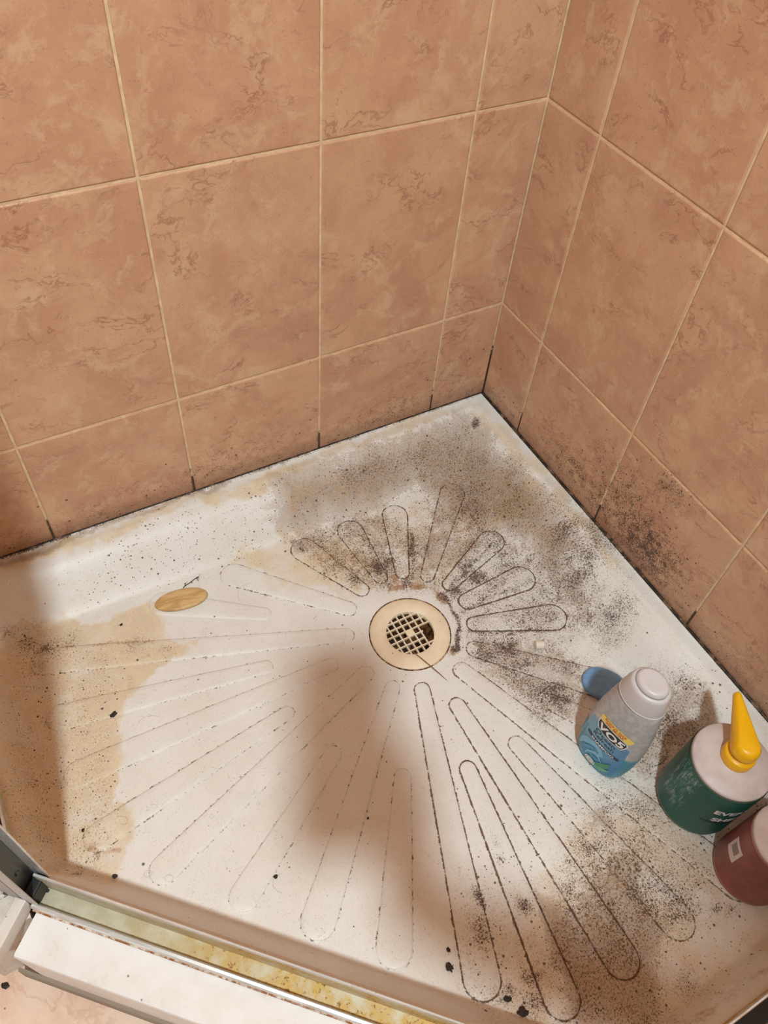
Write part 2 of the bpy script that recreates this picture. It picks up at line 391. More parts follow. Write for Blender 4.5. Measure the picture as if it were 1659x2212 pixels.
# yellowed soap film on the left and along the left edge
F_TAN.poly([(-40, 1340), (230, 1330), (320, 1310), (400, 1385), (440, 1380), (380, 1420), (300, 1500), (255, 1545), (250, 1640), (262, 1740), (275, 1790), (258, 1830), (255, 1900), (60, 1890), (-40, 1700)], 12, 0.8)
F_TAN.poly([(470, 1210), (620, 1150), (760, 1160), (830, 1260), (770, 1300), (700, 1260), (560, 1250)], 22, 0.6)
F_TAN.spot(200, 1290, 60, 0.25).spot(960, 1110, 60, 0.4).spot(640, 1230, 45, 0.5).spot(1100, 1080, 70, 0.5)
F_TAN.stroke([(0, 1235), (200, 1160), (420, 1080), (640, 1010)], 13, 0.75)
F_TAN.poly([(1000, 2170), (1240, 1760), (1420, 1700), (1700, 2050), (1560, 2230), (1100, 2300)], 50, 0.45)
F_TAN.stroke([(1030, 880), (1110, 960), (1280, 1150), (1330, 1210)], 16, 0.55).stroke([(640, 1010), (930, 905), (1030, 870)], 14, 0.55)
F_TAN.poly([(620, 1150), (860, 1090), (1000, 1050), (1080, 1130), (1000, 1250), (800, 1290), (690, 1240)], 30, 0.42)
F_TAN.stroke([(100, 1900), (330, 1985), (700, 2110), (1000, 2215)], 9, 0.3)
# grey-brown veil in the corner and among the right-hand ribs
F_VEIL.poly([(590, 1040), (700, 1000), (900, 930), (1015, 900), (1085, 985), (1190, 1080), (1250, 1170), (1300, 1250), (1275, 1330), (1190, 1260), (1150, 1190), (1090, 1140), (1010, 1130), (960, 1120), (905, 1030), (840, 1075), (760, 1110), (680, 1140), (600, 1130)], 62, 1.08)
F_VEIL.poly([(1090, 1100), (1220, 1110), (1310, 1220), (1290, 1310), (1200, 1270), (1130, 1190)], 30, 0.75)
F_VEIL.poly([(640, 1150), (760, 1110), (1000, 1040), (1090, 1140), (980, 1270), (820, 1270), (700, 1220)], 30, 0.44)
F_VEIL.poly([(1020, 1380), (1150, 1390), (1270, 1450), (1240, 1560), (1150, 1530), (1040, 1440)], 22, 0.50)
F_VEIL.poly([(740, 1130), (790, 1130), (800, 1200), (830, 1250), (790, 1250), (750, 1180)], 10, 0.5)
F_VEIL.spot(975, 1090, 40, 0.65).stroke([(960, 1050), (935, 1200)], 22, 0.6).spot(660, 1180, 18, 0.6)
F_VEIL.spot(1180, 1500, 45, 0.45).spot(1400, 1530, 60, 0.8).spot(1380, 1610, 40, 0.7).spot(1480, 1500, 40, 0.6).spot(1440, 1580, 50, 0.6).spot(1400, 1660, 35, 0.35)
F_VEIL.poly([(1170, 1930), (1240, 1960), (1330, 1820), (1400, 1970), (1440, 2000), (1400, 2080), (1450, 2230), (1240, 2230), (1190, 2080)], 34, 0.85)
F_VEIL.spot(1300, 1760, 28, 0.55).spot(1350, 1870, 35, 0.5)
F_VEIL.stroke([(0, 1225), (60, 1200), (150, 1163)], 9, 0.9).stroke([(150, 1163), (400, 1075), (640, 985)], 6, 0.7)
F_VEIL.spot(880, 1095, 26, -0.95).spot(905, 1130, 22, -0.9).stroke([(855, 1110), (868, 1225)], 14, -0.85).stroke([(990, 1235), (1060, 1165)], 13, -0.8).spot(1130, 1220, 24, -0.7).spot(770, 1175, 14, -0.6).spot(930, 1245, 12, -0.9).spot(1090, 1235, 24, -0.6).stroke([(1250, 1215), (1340, 1310), (1450, 1430)], 25, -0.95)
# rust-brown
F_RUST.stroke([(845, 1272), (880, 1268), (930, 1272), (965, 1300)], 9, 1.05).spot(852, 1245, 16, 0.6).spot(975, 1408, 9, 1.2).spot(800, 1235, 30, 0.5)
F_RUST.spot(700, 1215, 45, 0.62).spot(790, 1230, 40, 0.66).spot(850, 1255, 22, 0.8).spot(1000, 1130, 50, 0.5).stroke([(190, 1830), (215, 1846), (260, 1835)], 7, 1.0).spot(330, 1425, 45, 0.35).spot(985, 1165, 60, 0.35)
F_RUST.stroke([(70, 1890), (160, 1922)], 8, 0.7).spot(1150, 2170, 30, 0.6).stroke([(1160, 2080), (1180, 2180)], 10, 0.6).spot(1390, 1000, 40, 0.3).stroke([(1480, 2212), (1659, 2090)], 12, 0.6)
F_RUST.stroke([(80, 1402), (240, 1392), (330, 1388)], 6, 0.7).spot(1050, 1090, 40, 0.3)
# dark mould
for a in [(1290, 1160, 40, .62), (1255, 1190, 45, .72), (1250, 1240, 38, .72), (1230, 1150, 50, .55), (1180, 1100, 55, .45), (1320, 1330, 34, .74), (1300, 1350, 38, .62), (1340, 1290, 30, .5),
          (1265, 1290, 30, .6), (1150, 1130, 60, .4), (1000, 980, 60, .36), (930, 1010, 70, .40), (830, 1010, 60, .34), (1020, 1100, 50, .5), (990, 1140, 40, .5), (1290, 1120, 30, .5),
          (1025, 918, 9, .75), (1085, 1010, 40, .35), (1330, 1240, 30, .3),
          (1100, 1395, 30, .78), (1060, 1410, 26, .72), (1140, 1430, 34, .66), (1185, 1440, 36, .62), (1195, 1500, 40, .74), (1170, 1530, 28, .70), (1230, 1450, 26, .5), (1205, 1390, 26, .5),
          (1060, 1325, 24, .55), (1105, 1320, 24, .6), (1080, 1290, 18, .5), (1035, 1250, 26, .72), (1060, 1270, 22, .62), (985, 1280, 14, .8), (1010, 1230, 16, .7), (1120, 1290, 26, .55), (1160, 1300, 26, .4),
          (1090, 1255, 18, .6), (940, 1225, 14, .66), (900, 1225, 12, .8), (882, 1262, 12, .9), (820, 1225, 16, .8), (840, 1210, 16, .6), (770, 1250, 22, .6), (730, 1210, 26, .5), (705, 1180, 16, .6),
          (890, 1190, 9, .8), (965, 1290, 12, .85), (985, 1330, 7, 1.0), (988, 1360, 6, 1.0), (980, 1395, 8, .8), (850, 1230, 12, .6), (990, 1190, 24, .4), (640, 1170, 10, .9), (650, 1190, 8, .85),
          (1400, 1500, 40, .72), (1440, 1540, 40, .66), (1390, 1560, 36, .7), (1480, 1470, 26, .55), (1375, 1610, 26, .6), (1500, 1520, 26, .45), (1430, 1620, 26, .5), (1330, 1660, 30, .5),
          (1310, 1750, 22, .62), (1270, 1830, 22, .6), (1300, 1790, 20, .55), (1290, 1870, 30, .58), (1330, 1880, 30, .62), (1360, 1930, 36, .62), (1395, 1970, 30, .6), (1225, 1930, 26, .66), (1240, 1970, 26, .6),
          (1250, 2020, 32, .6), (1270, 2060, 30, .55), (1300, 2100, 34, .55), (1190, 2010, 20, .6), (1380, 2010, 24, .55), (1120, 1950, 16, .72), (1130, 1965, 16, .6), (1020, 1930, 12, .8), (1028, 1945, 8, .9),
          (1040, 2020, 22, .62), (1035, 1985, 14, .6), (1245, 1915, 14, .7), (1320, 2010, 30, .5), (1380, 1795, 12, .75), (1415, 1800, 10, .6), (1450, 1830, 20, .45), (1230, 1865, 7, .8), (1080, 1850, 6, .9),
          (1075, 1815, 8, .5), (1550, 1970, 12, .55), (1585, 1975, 12, .55), (1150, 2120, 26, .6), (1100, 2160, 22, .6), (1160, 2180, 26, .66), (1300, 2170, 40, .5), (1400, 2120, 40, .4), (1400, 2200, 40, .5), (1480, 2130, 30, .4),
          (60, 1385, 26, .66), (100, 1395, 22, .62), (20, 1370, 14, .7), (150, 1388, 20, .5), (355, 1405, 12, .6), (300, 1390, 22, .42), (160, 1890, 9, .7), (90, 1775, 30, .42), (60, 1700, 40, .36), (105, 1560, 30, .32),
          (110, 1805, 16, .5), (70, 1600, 40, .3), (230, 1640, 8, .5), (215, 1850, 12, .5), (80, 1440, 14, .45)]:
    F_MOLD.spot(*a)
F_MOLD.stroke([(968, 1290), (982, 1325), (988, 1360), (982, 1398)], 4.5, 1.0).stroke([(955, 1285), (985, 1262), (1060, 1180)], 5, 0.75).stroke([(1000, 1318), (1060, 1292), (1150, 1255)], 6, 0.75).stroke([(1010, 1365), (1100, 1362), (1210, 1360)], 6, 0.72).stroke([(1020, 1385), (1100, 1400), (1250, 1440)], 7, 0.62).stroke([(880, 1262), (893, 1225), (885, 1150)], 6, 0.72).stroke([(835, 1262), (800, 1200), (770, 1150)], 6, 0.55)
F_MOLD.poly([(960, 1100), (1080, 1130), (1190, 1180), (1270, 1160), (1330, 1270), (1360, 1370), (1290, 1440), (1210, 1560), (1130, 1520), (1010, 1420), (980, 1300), (920, 1230)], 30, 0.48)
F_MOLD.poly([(620, 1150), (760, 1110), (860, 1100), (1000, 1040), (1080, 1130), (960, 1280), (800, 1280), (690, 1240)], 30, 0.43)
F_MOLD.poly([(700, 1010), (1015, 905), (1230, 1100), (1310, 1230), (1200, 1230), (1080, 1130), (900, 1040), (760, 1080)], 35, 0.42)
F_MOLD.poly([(1350, 1470), (1500, 1440), (1560, 1530), (1450, 1700), (1330, 1660)], 25, 0.46)
F_MOLD.poly([(1190, 1900), (1290, 1700), (1420, 1720), (1560, 1880), (1520, 1990), (1420, 2060), (1460, 2230), (1200, 2230), (1160, 2050)], 45, 0.46)
F_MOLD.poly([(990, 1880), (1160, 1900), (1200, 2230), (1060, 2230), (985, 2050)], 25, 0.24)
F_MOLD.poly([(0, 1360), (250, 1400), (240, 1880), (60, 1890), (0, 1700)], 25, 0.22)
F_MOLD.spot(870, 1100, 22, -0.8).spot(1255, 1396, 20, -0.95).stroke([(1230, 1480), (1160, 1450)], 7, -0.8)
F_DOTS.poly([(120, 1230), (330, 1130), (640, 1010), (1020, 900), (1200, 1060), (1330, 1210), (1300, 1330), (1140, 1240), (1000, 1160), (860, 1130), (640, 1160), (470, 1230), (300, 1280), (180, 1290)], 30, 0.30)
F_DOTS.poly([(600, 1100), (760, 1090), (860, 1120), (850, 1250), (720, 1250), (600, 1180)], 25, 0.34)
F_DOTS.poly([(1000, 1900), (1250, 1650), (1500, 1420), (1659, 1700), (1640, 2060), (1520, 2200), (1000, 2230)], 45, 0.26)
F_DOTS.poly([(0, 1350), (250, 1380), (260, 1880), (60, 1890), (0, 1700)], 20, 0.20)
F_DOTS.poly([(0, 1200), (700, 960), (1030, 900), (1600, 1500), (1640, 2100), (1500, 2230), (900, 2230), (60, 1900), (0, 1700)], 20, 0.012)
F_DOTS.stroke([(1280, 1200), (1345, 1290), (1450, 1420)], 25, -0.9)
def stain(me, extra_edge=None):
    n = len(me.vertices); co = np.empty(n*3); me.vertices.foreach_get('co', co); co = co.reshape(-1, 3)
    t_ = np.minimum(-co[:, 0], -co[:, 1]); left = -co[:, 1] < -co[:, 0]
    wl = np.exp(-(t_/np.where(left, 0.0045, 0.0030))**2)*np.where(left, 0.55+0.5*(co[:, 0] < -0.68)+0.25*fbm(co[:, 0], co[:, 1], 0.05, 9), 0.85)*(0.55+0.9*fbm(co[:, 0], co[:, 1], 0.022, 7))
    for name, F in (('tan', F_TAN), ('veil', F_VEIL), ('rust', F_RUST), ('mold', F_MOLD), ('dots', F_DOTS)):
        val = F(co[:, 0], co[:, 1])
        if name == 'mold': val = np.maximum(val, wl)
        me.attributes.new(name, 'FLOAT', 'POINT').data.foreach_set('value', val.astype(np.float32))
    e = np.zeros(n, np.float32) if extra_edge is None else np.asarray(extra_edge, np.float32)
    me.attributes.new('edge', 'FLOAT', 'POINT').data.foreach_set('value', e)

# ------------------------------------------------------------------ shower tray
tray = tag(empty('shower_tray', (0, 0, 0)), 'cream five-sided corner shower tray with raised radiating ribs and black mould', 'shower tray')
STEP = 0.0024
gx = np.arange(X_LEFT-0.010, 0.0001, STEP); gy = np.arange(Y_RIGHT-0.010, 0.0001, STEP)
gx[-1] = 0.0; gy[-1] = 0.0
GX, GY = np.meshgrid(gx, gy, indexing='ij'); nx, ny = GX.shape
GZ = tray_z(GX, GY)
idx = np.arange(nx*ny).reshape(nx, ny)
cxm = (GX[:-1, :-1]+GX[1:, 1:])/2; cym = (GY[:-1, :-1]+GY[1:, 1:])/2
keep = (-(cxm+cym)/SQ < D_FRONT+0.010) & (np.hypot(cxm-DRAIN[0], cym-DRAIN[1]) > 0.050)
quads = np.stack([idx[:-1, :-1], idx[1:, :-1], idx[1:, 1:], idx[:-1, 1:]], -1)[keep]
used = np.unique(quads); remap = -np.ones(nx*ny, int); remap[used] = np.arange(len(used))
V = np.stack([GX.ravel(), GY.ravel(), GZ.ravel()], -1)[used]; Q = remap[quads]
me = bpy.data.meshes.new('basin'); me.vertices.add(len(V)); me.vertices.foreach_set('co', V.ravel())
me.loops.add(Q.size); me.loops.foreach_set('vertex_index', Q.ravel().astype(np.int32))
me.polygons.add(len(Q)); me.polygons.foreach_set('loop_start', np.arange(0, Q.size, 4, dtype=np.int32))
me.update(calc_edges=True); me.polygons.foreach_set('use_smooth', np.ones(len(Q), bool)); stain(me)
link('basin', me, ENAMEL, tray)

# ribs: (inner end x, y, r) -> (outer end x, y, r), dirt strength of the outline
RIBS = [((923,1245,14),(977,1066,26),.62), ((869,1238,14),(853,1114,26),.70), ((822,1248,13),(757,1148,25),.66), ((781,1274,14),(658,1188,25),.62),
 ((753,1315,15),(505,1242,24),.45), ((571,1326,13),(352,1304,25),.16), ((748,1372,15),(99,1429,28),.40), ((574,1441,14),(133,1550,28),.36),
 ((714,1437,15),(171,1672,29),.36), ((620,1540,15),(213,1808,30),.42), ((790,1455,17),(355,1878,31),.38), ((720,1629,18),(528,1936,33),.36),
 ((848,1485,16),(688,1990,39),.42), ((870,1678,18),(852,2050,40),.44), ((912,1490,16),(1041,2116,40),.66), ((1011,1662,17),(1213,2158,38),.74),
 ((988,1524,16),(1341,2071,37),.72), ((1117,1608,17),(1461,1988,36),.58), ((998,1448,17),(1590,1905,34),.60), ((1190,1516,17),(1405,1620,30),.50),
 ((1026,1402,16),(1300,1478,30),.62), ((1026,1348,15),(1192,1334,27),.78), ((1010,1299,17),(1125,1251,27),.76), ((971,1263,14),(1061,1170,26),.72)]
RIB_H = 0.0019
def capsule(c1, r1, c2, r2, off, nseg, ncap):
    """outline points of a tapered capsule grown by off (counter-clockwise)"""
    ax = c2-c1; L = np.linalg.norm(ax); ax = ax/L; pr = np.array([-ax[1], ax[0]])
    s = math.asin(max(-0.9, min(0.9, (r2-r1)/L)))
    pts = []
    for k in range(ncap+1):                     # outer cap
        a = -math.pi/2 - s + (math.pi+2*s)*k/ncap
        pts.append(c2 + (r2+off)*(math.cos(a)*ax + math.sin(a)*pr))
    e1 = pts[-1]; a0 = math.pi/2 + s
    s1 = c1 + (r1+off)*(math.cos(a0)*ax + math.sin(a0)*pr)
    for k in range(1, nseg): pts.append(e1+(s1-e1)*k/nseg)
    for k in range(ncap+1):                     # inner cap
        a = math.pi/2 + s + (math.pi-2*s)*k/ncap
        pts.append(c1 + (r1+off)*(math.cos(a)*ax + math.sin(a)*pr))
    e2 = pts[-1]; s2 = pts[0]
    for k in range(1, nseg): pts.append(e2+(s2-e2)*k/nseg)
    return np.array(pts)
for (i1, o1, k) in RIBS:
    a = on_tray(i1[:2])[:2]; b = on_tray(o1[:2])[:2]
    v = np.array([o1[0]-i1[0], o1[1]-i1[1]], float); v /= np.linalg.norm(v); n = np.array([-v[1], v[0]])
    ra = np.linalg.norm(on_tray((i1[0]+n[0]*i1[2], i1[1]+n[1]*i1[2]))[:2]-on_tray((i1[0]-n[0]*i1[2], i1[1]-n[1]*i1[2]))[:2])/2
    rb = np.linalg.norm(on_tray((o1[0]+n[0]*o1[2], o1[1]+n[1]*o1[2]))[:2]-on_tray((o1[0]-n[0]*o1[2], o1[1]-n[1]*o1[2]))[:2])/2
    L = np.linalg.norm(b-a); nseg = max(6, int(L/0.007)); ncap = 14
    # rings from outside in: flush skirt, foot, chamfer, top ... centre spine
    gw = 1.0 + 1.5*max(0.0, k-0.5)
    rings = [(0.0024*gw, 0.00012, 0.0), (0.0011*gw, 0.00016, 0.75), (0.0, 0.0002, 1.0), (-0.0006, RIB_H*0.75, 0.35), (-0.0016, RIB_H, 0.0)]
    P = []; E_ = []
    for off, h, e in rings:
        c = capsule(a, ra, b, rb, off, nseg, ncap)
        P.append(np.column_stack([c, tray_z(c[:, 0], c[:, 1])+h])); E_.append(np.full(len(c), e*k))
    top = capsule(a, ra, b, rb, -0.0016, nseg, ncap); mid = a + np.clip(((top-a)@((b-a)/L))/L, 0, 1)[:, None]*(b-a)
    for f in (0.4, 0.75, 1.0):
        c = top*(1-f)+mid*f; P.append(np.column_stack([c, tray_z(c[:, 0], c[:, 1])+RIB_H])); E_.append(np.zeros(len(c)))
    m_ = len(P[0]); Vr = np.vstack(P); Er = np.concatenate(E_); Fr = []
    for r in range(len(P)-1):
        for q in range(m_): q2 = (q+1) % m_; Fr.append((r*m_+q, r*m_+q2, (r+1)*m_+q2, (r+1)*m_+q))
    me = mesh('rib', Vr, Fr, True)
    bm = bmesh.new(); bm.from_mesh(me); lay = bm.verts.layers.float.new('edge')
    bm.verts.ensure_lookup_table()
    for vv, e in zip(bm.verts, Er): vv[lay] = e
    bmesh.ops.remove_doubles(bm, verts=bm.verts[:], dist=0.00004); bmesh.ops.recalc_face_normals(bm, faces=bm.faces[:])
    ed = np.array([vv[lay] for vv in bm.verts], np.float32); bm.verts.layers.float.remove(lay)
    bm.to_mesh(me); bm.free(); me.polygons.foreach_set('use_smooth', [True]*len(me.polygons))
    if sum(p.normal.z for p in me.polygons) < 0: me.flip_normals()
    stain(me, ed); link('rib', me, ENAMEL, tray)

# outer sill and apron of the tray
def white_mat(name, c1, c2, dirt):
    m = Mat(name, 0.35, 0.45); P = m.pos(); n = m.noise(P, 25, 5, 0.6); nf = m.noise(P, 160, 5, 0.65)
    c = m.mix(m.ramp(n, 0.35, 0.65), lin(c1), lin(c2))
    c = m.mix(m.mul(m.ramp(m.add(m.mul(n, 0.5), m.mul(nf, 0.5)), 0.56, 0.68), dirt), c, lin((196, 168, 128)))
    c = m.mix(m.mul(m.dots(P, 200, 0.05+0.1*dirt), 0.7), c, lin((110, 74, 48)))
    m.col(c); return m.m
SILL = white_mat('sill_white', (240, 236, 232), (234, 228, 222), 0.25)
SILL_D = white_mat('sill_dirty', (222, 214, 204), (206, 194, 180), 0.7)
u_f = np.array([1, -1, 0])/SQ; n_f = np.array([-1, -1, 0])/SQ          # along the front, and outward
def P2(s, d, z=0.0): return s*u_f + d*n_f + np.array((0, 0, z))
S0 = (X_LEFT*2 + 0.907*SQ)/SQ; S0 = -0.285; S1 = 0.285
prism('sill', [(0.878-0.9, -0.14), (0.878-0.9, -0.002), (0.9510-0.9, 0.0), (0.9535-0.9, -0.0012), (0.9545-0.9, -0.004), (0.9545-0.9, -0.14)], P2(-0.272, 0.9), P2(0.30, 0.9), n_f, SILL, tray)
prism('apron_lip', [(0.0, -0.14), (0.0, -0.108), (0.0035, -0.110), (0.0045, -0.14)], P2(-0.30, 0.9545), P2(0.30, 0.9545), n_f, plain('grey_silicone', (150, 134, 118), 0.6), tray)
# left and right outer sills
prism('sill', [(0.0, -0.14), (0.0, -0.002), (0.062, 0.0), (0.066, -0.004), (0.066, -0.14)], (X_LEFT-0.002, -0.455, 0), (X_LEFT-0.002, 0.0, 0), (-1, 0, 0), SILL_D, tray)
prism('sill', [(0.0, -0.14), (0.0, -0.002), (0.052, 0.0), (0.056, -0.004), (0.056, -0.14)], (-0.44, Y_RIGHT-0.002, 0), (0.0, Y_RIGHT-0.002, 0), (0, -1, 0), SILL_D, tray)
# raised block at the end of the front sill
Mb = Matrix.Translation(Vector(P2(-0.284, 0.938))) @ Matrix.Rotation(-math.pi/4, 4, 'Z')
tag(box('sill_end_block', (-0.0062, -0.030, 0.0004), (0.0062, 0.029, 0.025), SILL_D, None, 0.0012, Mb), 'small dirty white raised block closing the front sill at its left end', 'sill block')

# ------------------------------------------------------------------ door tracks and jamb
def chrome_mat():
    m = Mat('worn_chrome', 0.3, 0.5).metal(0.55); P = m.pos(); n = m.noise(P, 28, 3, 0.5)
    m.col(m.mix(m.ramp(n, 0.35, 0.7), lin((232, 230, 226)), lin((206, 200, 192)))); m.rough(m.ramp(n, 0.3, 0.7, 0.22, 0.4)); return m.m
CHROME = chrome_mat()
def stained_channel():
    m = Mat('limescaled_channel', 0.5, 0.4).metal(0.25); P = m.pos(); n = m.noise(P, 40, 5, 0.65); nf = m.noise(P, 260, 5, 0.7)
    s = m.dot(P, tuple(u_f)); t = m.ramp(s, -0.25, 0.02)
    c = m.mix(m.ramp(n, 0.35, 0.65), lin((206, 198, 176)), lin((184, 174, 146)))
    c = m.mix(m.mul(t, m.ramp(n, 0.3, 0.65)), c, lin((204, 162, 74)))
    T = m.sub(0.70, m.mul(t, 0.12)); c = m.mix(m.ramp(m.add(m.mul(nf, 0.6), m.mul(n, 0.4)), m.sub(T, 0.05), m.add(T, 0.04)), c, lin((120, 70, 28)))
    m.col(c); return m.m
CHANNEL = stained_channel()
BLACK = plain('black_rubber', (22, 20, 19), 0.5)
STEEL = plain('dull_steel', (92, 92, 88), 0.35, 0.5, 0.8)
RUSTY = None
def rust_line():
    m = Mat('rusty_silicone', 0.7, 0.2); P = m.pos(); n = m.noise(P, 150, 5, 0.7)
    m.col(m.mix(m.ramp(n, 0.42, 0.62), lin((150, 88, 44)), lin((226, 208, 190)))); return m.m
RUSTY = rust_line()
def track(name, label, p0, p1, nrm, ch, gasket=False, lip=0.022):
    root = tag(empty(name, tuple(p0)), label, 'door track')
    inv = -np.array(p0, float); q0 = np.array(p0)+inv; q1 = np.array(p1)+inv
    prism('channel_floor', [(0.0014, 0.0002), (0.0205, 0.0002), (0.0205, 0.0024), (0.0014, 0.0024)], q0, q1, nrm, ch, root)
    prism('inner_lip', [(0, 0), (0.0016, 0), (0.0016, lip), (0.0008, lip+0.001), (-0.0004, lip+0.0004), (-0.0004, 0.0)], q0, q1, nrm, ch, root)
    prism('lip_edge', [(-0.0008, lip-0.0020), (0.0021, lip-0.0020), (0.0022, lip+0.0008), (0.0014, lip+0.0018), (-0.0002, lip+0.0018), (-0.0008, lip+0.0010)], q0, q1, nrm, CHROME, root)
    prism('outer_lip', [(0.0186, 0), (0.0236, 0), (0.0240, 0.0082), (0.0226, 0.0108), (0.0200, 0.0112), (0.0186, 0.0100)], q0, q1, nrm, CHROME, root)
    prism('outer_seal', [(0.0236, 0), (0.0252, 0), (0.0246, 0.0012), (0.0236, 0.0016)], q0, q1, nrm, RUSTY, root)
    if gasket: prism('gasket', [(0.0024, 0.002), (0.0176, 0.002), (0.0176, 0.012), (0.0024, 0.012)], q0, q1, nrm, BLACK, root)
    return root
tf = track('door_track', 'chrome front door track with yellow limescale and a rusty edge', P2(-0.276, 0.8882, 0.0), P2(0.30, 0.8882, 0.0), n_f, CHANNEL, False, 0.044)
track('panel_track', 'metal track at the left edge of the tray, behind the dark jamb', (X_LEFT, -0.425, 0.0), (X_LEFT, -0.006, 0.0), (-1, 0, 0), CHANNEL, True)
track('panel_track', 'dark metal track with black gasket in the bottom right corner', (-0.41, Y_RIGHT, 0.0), (-0.006, Y_RIGHT, 0.0), (0, -1, 0), CHANNEL, True)
# screw in the front track
sc = on_z((103, 1924), 0.0026)
def screw(parent, at, r, M=None):
    bm = bmesh.new(); bmesh.ops.create_cone(bm, cap_ends=True, segments=14, radius1=r, radius2=r*0.7, depth=0.0014)
    if M is not None: bmesh.ops.transform(bm, matrix=M, verts=bm.verts[:])
    bmesh.ops.translate(bm, vec=Vector(at), verts=bm.verts[:])
    return link('screw', bm_mesh('screw', bm), STEEL, parent)
screw(tf, sc-np.array(tf.location), 0.0021)
# upright jamb: a U channel that opens towards the doorway
jp = P2(-0.2755, 0.8955, 0.0)
jamb = tag(empty('door_jamb', tuple(jp)), 'dark steel upright jamb with black foot at the left end of the front track', 'door jamb')
def jbox(name, s0, s1, d0, d1, z0, z1, mat, bev=0.0006):
    M = Matrix.Rotation(-math.pi/4, 4, 'Z')       # local x -> along the front, local -y -> outward
    return box(name, (s0, -d1, z0), (s1, -d0, z1), mat, jamb, bev, M)
jbox('web', -0.010, -0.0075, -0.0125, 0.0135, 0.0004, 1.86, STEEL)
jbox('shadow_stile', -0.046, -0.0100, -0.0110, 0.0120, 0.0004, 1.86, plain('shadow_stile_aluminium', (176, 170, 164), 0.4, 0.5, 0.4))  # added behind the web to widen the shadow the jamb casts
jbox('inner_flange', -0.0075, 0.0105, -0.0125, -0.0105, 0.0004, 1.86, CHROME)
jbox('outer_flange', -0.0075, 0.0060, 0.0115, 0.0135, 0.0125, 1.86, plain('jamb_face', (196, 190, 184), 0.4))
jbox('foot_seal', -0.0074, 0.0045, -0.0095, 0.0105, 0.0030, 0.030, BLACK, 0.002)
scm = Matrix.Rotation(-math.pi/4, 4, 'Z') @ Matrix.Rotation(math.pi/2, 4, 'Y')
screw(jamb, Matrix.Rotation(-math.pi/4, 3, 'Z') @ Vector((-0.0068, 0.0, 0.066)), 0.0032, scm)

# ------------------------------------------------------------------ drain
dz = float(tray_z(DRAIN[0]+0.056, DRAIN[1]))
drain = tag(empty('drain_cover', (DRAIN[0], DRAIN[1], dz)), 'round cream plastic drain cover with a square mesh grate', 'drain')
def cream_mat():
    m = Mat('cream_plastic', 0.38, 0.45); P = m.pos(); n = m.noise(P, 60, 4); d = m.dots(P, 190, 0.05)
    c = m.mix(m.ramp(n, 0.35, 0.65), lin((238, 220, 192)), lin((232, 210, 178))); c = m.mix(m.mul(d, 0.7), c, lin((150, 100, 60))); m.col(c); return m.m
CREAM = cream_mat()
def ring_mat():
    m = Mat('drain_grime', 0.7, 0.2); P = m.pos(); n = m.noise(P, 70, 4, 0.6); nf = m.noise(P, 330, 4, 0.7)
    c = m.mix(m.ramp(nf, 0.42, 0.6), lin((52, 34, 22)), lin((150, 100, 60))); m.col(m.mix(m.ramp(n, 0.5, 0.66), c, lin((206, 176, 138)))); return m.m
RING = ring_mat()
RO, RI = 0.0560, 0.0335
lathe('flange', [(RI, -0.004), (RI, 0.0022), (RI+0.0006, 0.0028), (0.045, 0.0028), (RO-0.002, 0.0020), (RO, 0.0008), (RO, -0.002)], CREAM, drain, 72, cap=False)
lathe('grime_ring', [(RO+0.0002, -0.0004), (RO+0.0002, 0.0004), (RO+0.0010, 0.0006), (RO+0.0018, 0.0003), (RO+0.0022, -0.0008)], RING, drain, 72, cap=False)
bm = bmesh.new(); PITCH = 0.0098; BW = 0.0008
# broken part of the grate on the +x side
def bar_seg(ax, c, a, b):
    lo, hi = ((a, c-BW, -0.0020), (b, c+BW, 0.0020)) if ax == 0 else ((c-BW, a, -0.0021), (c+BW, b, 0.0019))
    bm_box(bm, lo, hi)
for i in range(-3, 4):
    c = (i+0.5)*PITCH if False else i*PITCH + PITCH/2
    if abs(c) >= RI: continue
    h = math.sqrt(RI*RI-c*c)+0.0006
    # bars along x (c is y) and along y (c is x)
    x_end = h if not (-0.022 < c < 0.0) else h-0.016
    bar_seg(0, c, -h, x_end)
    if c < 0.020: bar_seg(1, c, -h, h)
    else: bar_seg(1, c, 0.004, h)
link('grate', bm_mesh('grate', bm), CREAM, drain)
box('grate_boss', (-0.0049, -0.0049, -0.002), (0.0049, 0.0049, 0.0022), CREAM, drain, 0.0003)
def pit_mat():
    m = Mat('drain_slime', 0.35, 0.5); P = m.pos(); n = m.noise(P, 120, 4)
    m.col(m.mix(m.ramp(n, 0.4, 0.62), lin((40, 30, 24)), lin((120, 78, 40)))); return m.m
PIT = pit_mat()
lathe('drain_pipe', [(RI+0.001, -0.0035), (RI+0.001, -0.012), (0.026, -0.018), (0.022, -0.06), (0.001, -0.0605)], PIT, drain, 40, cap=False)
box('drain_crossbar', (-0.024, -0.004, -0.030), (0.024, 0.004, -0.022), PIT, drain, 0.001)

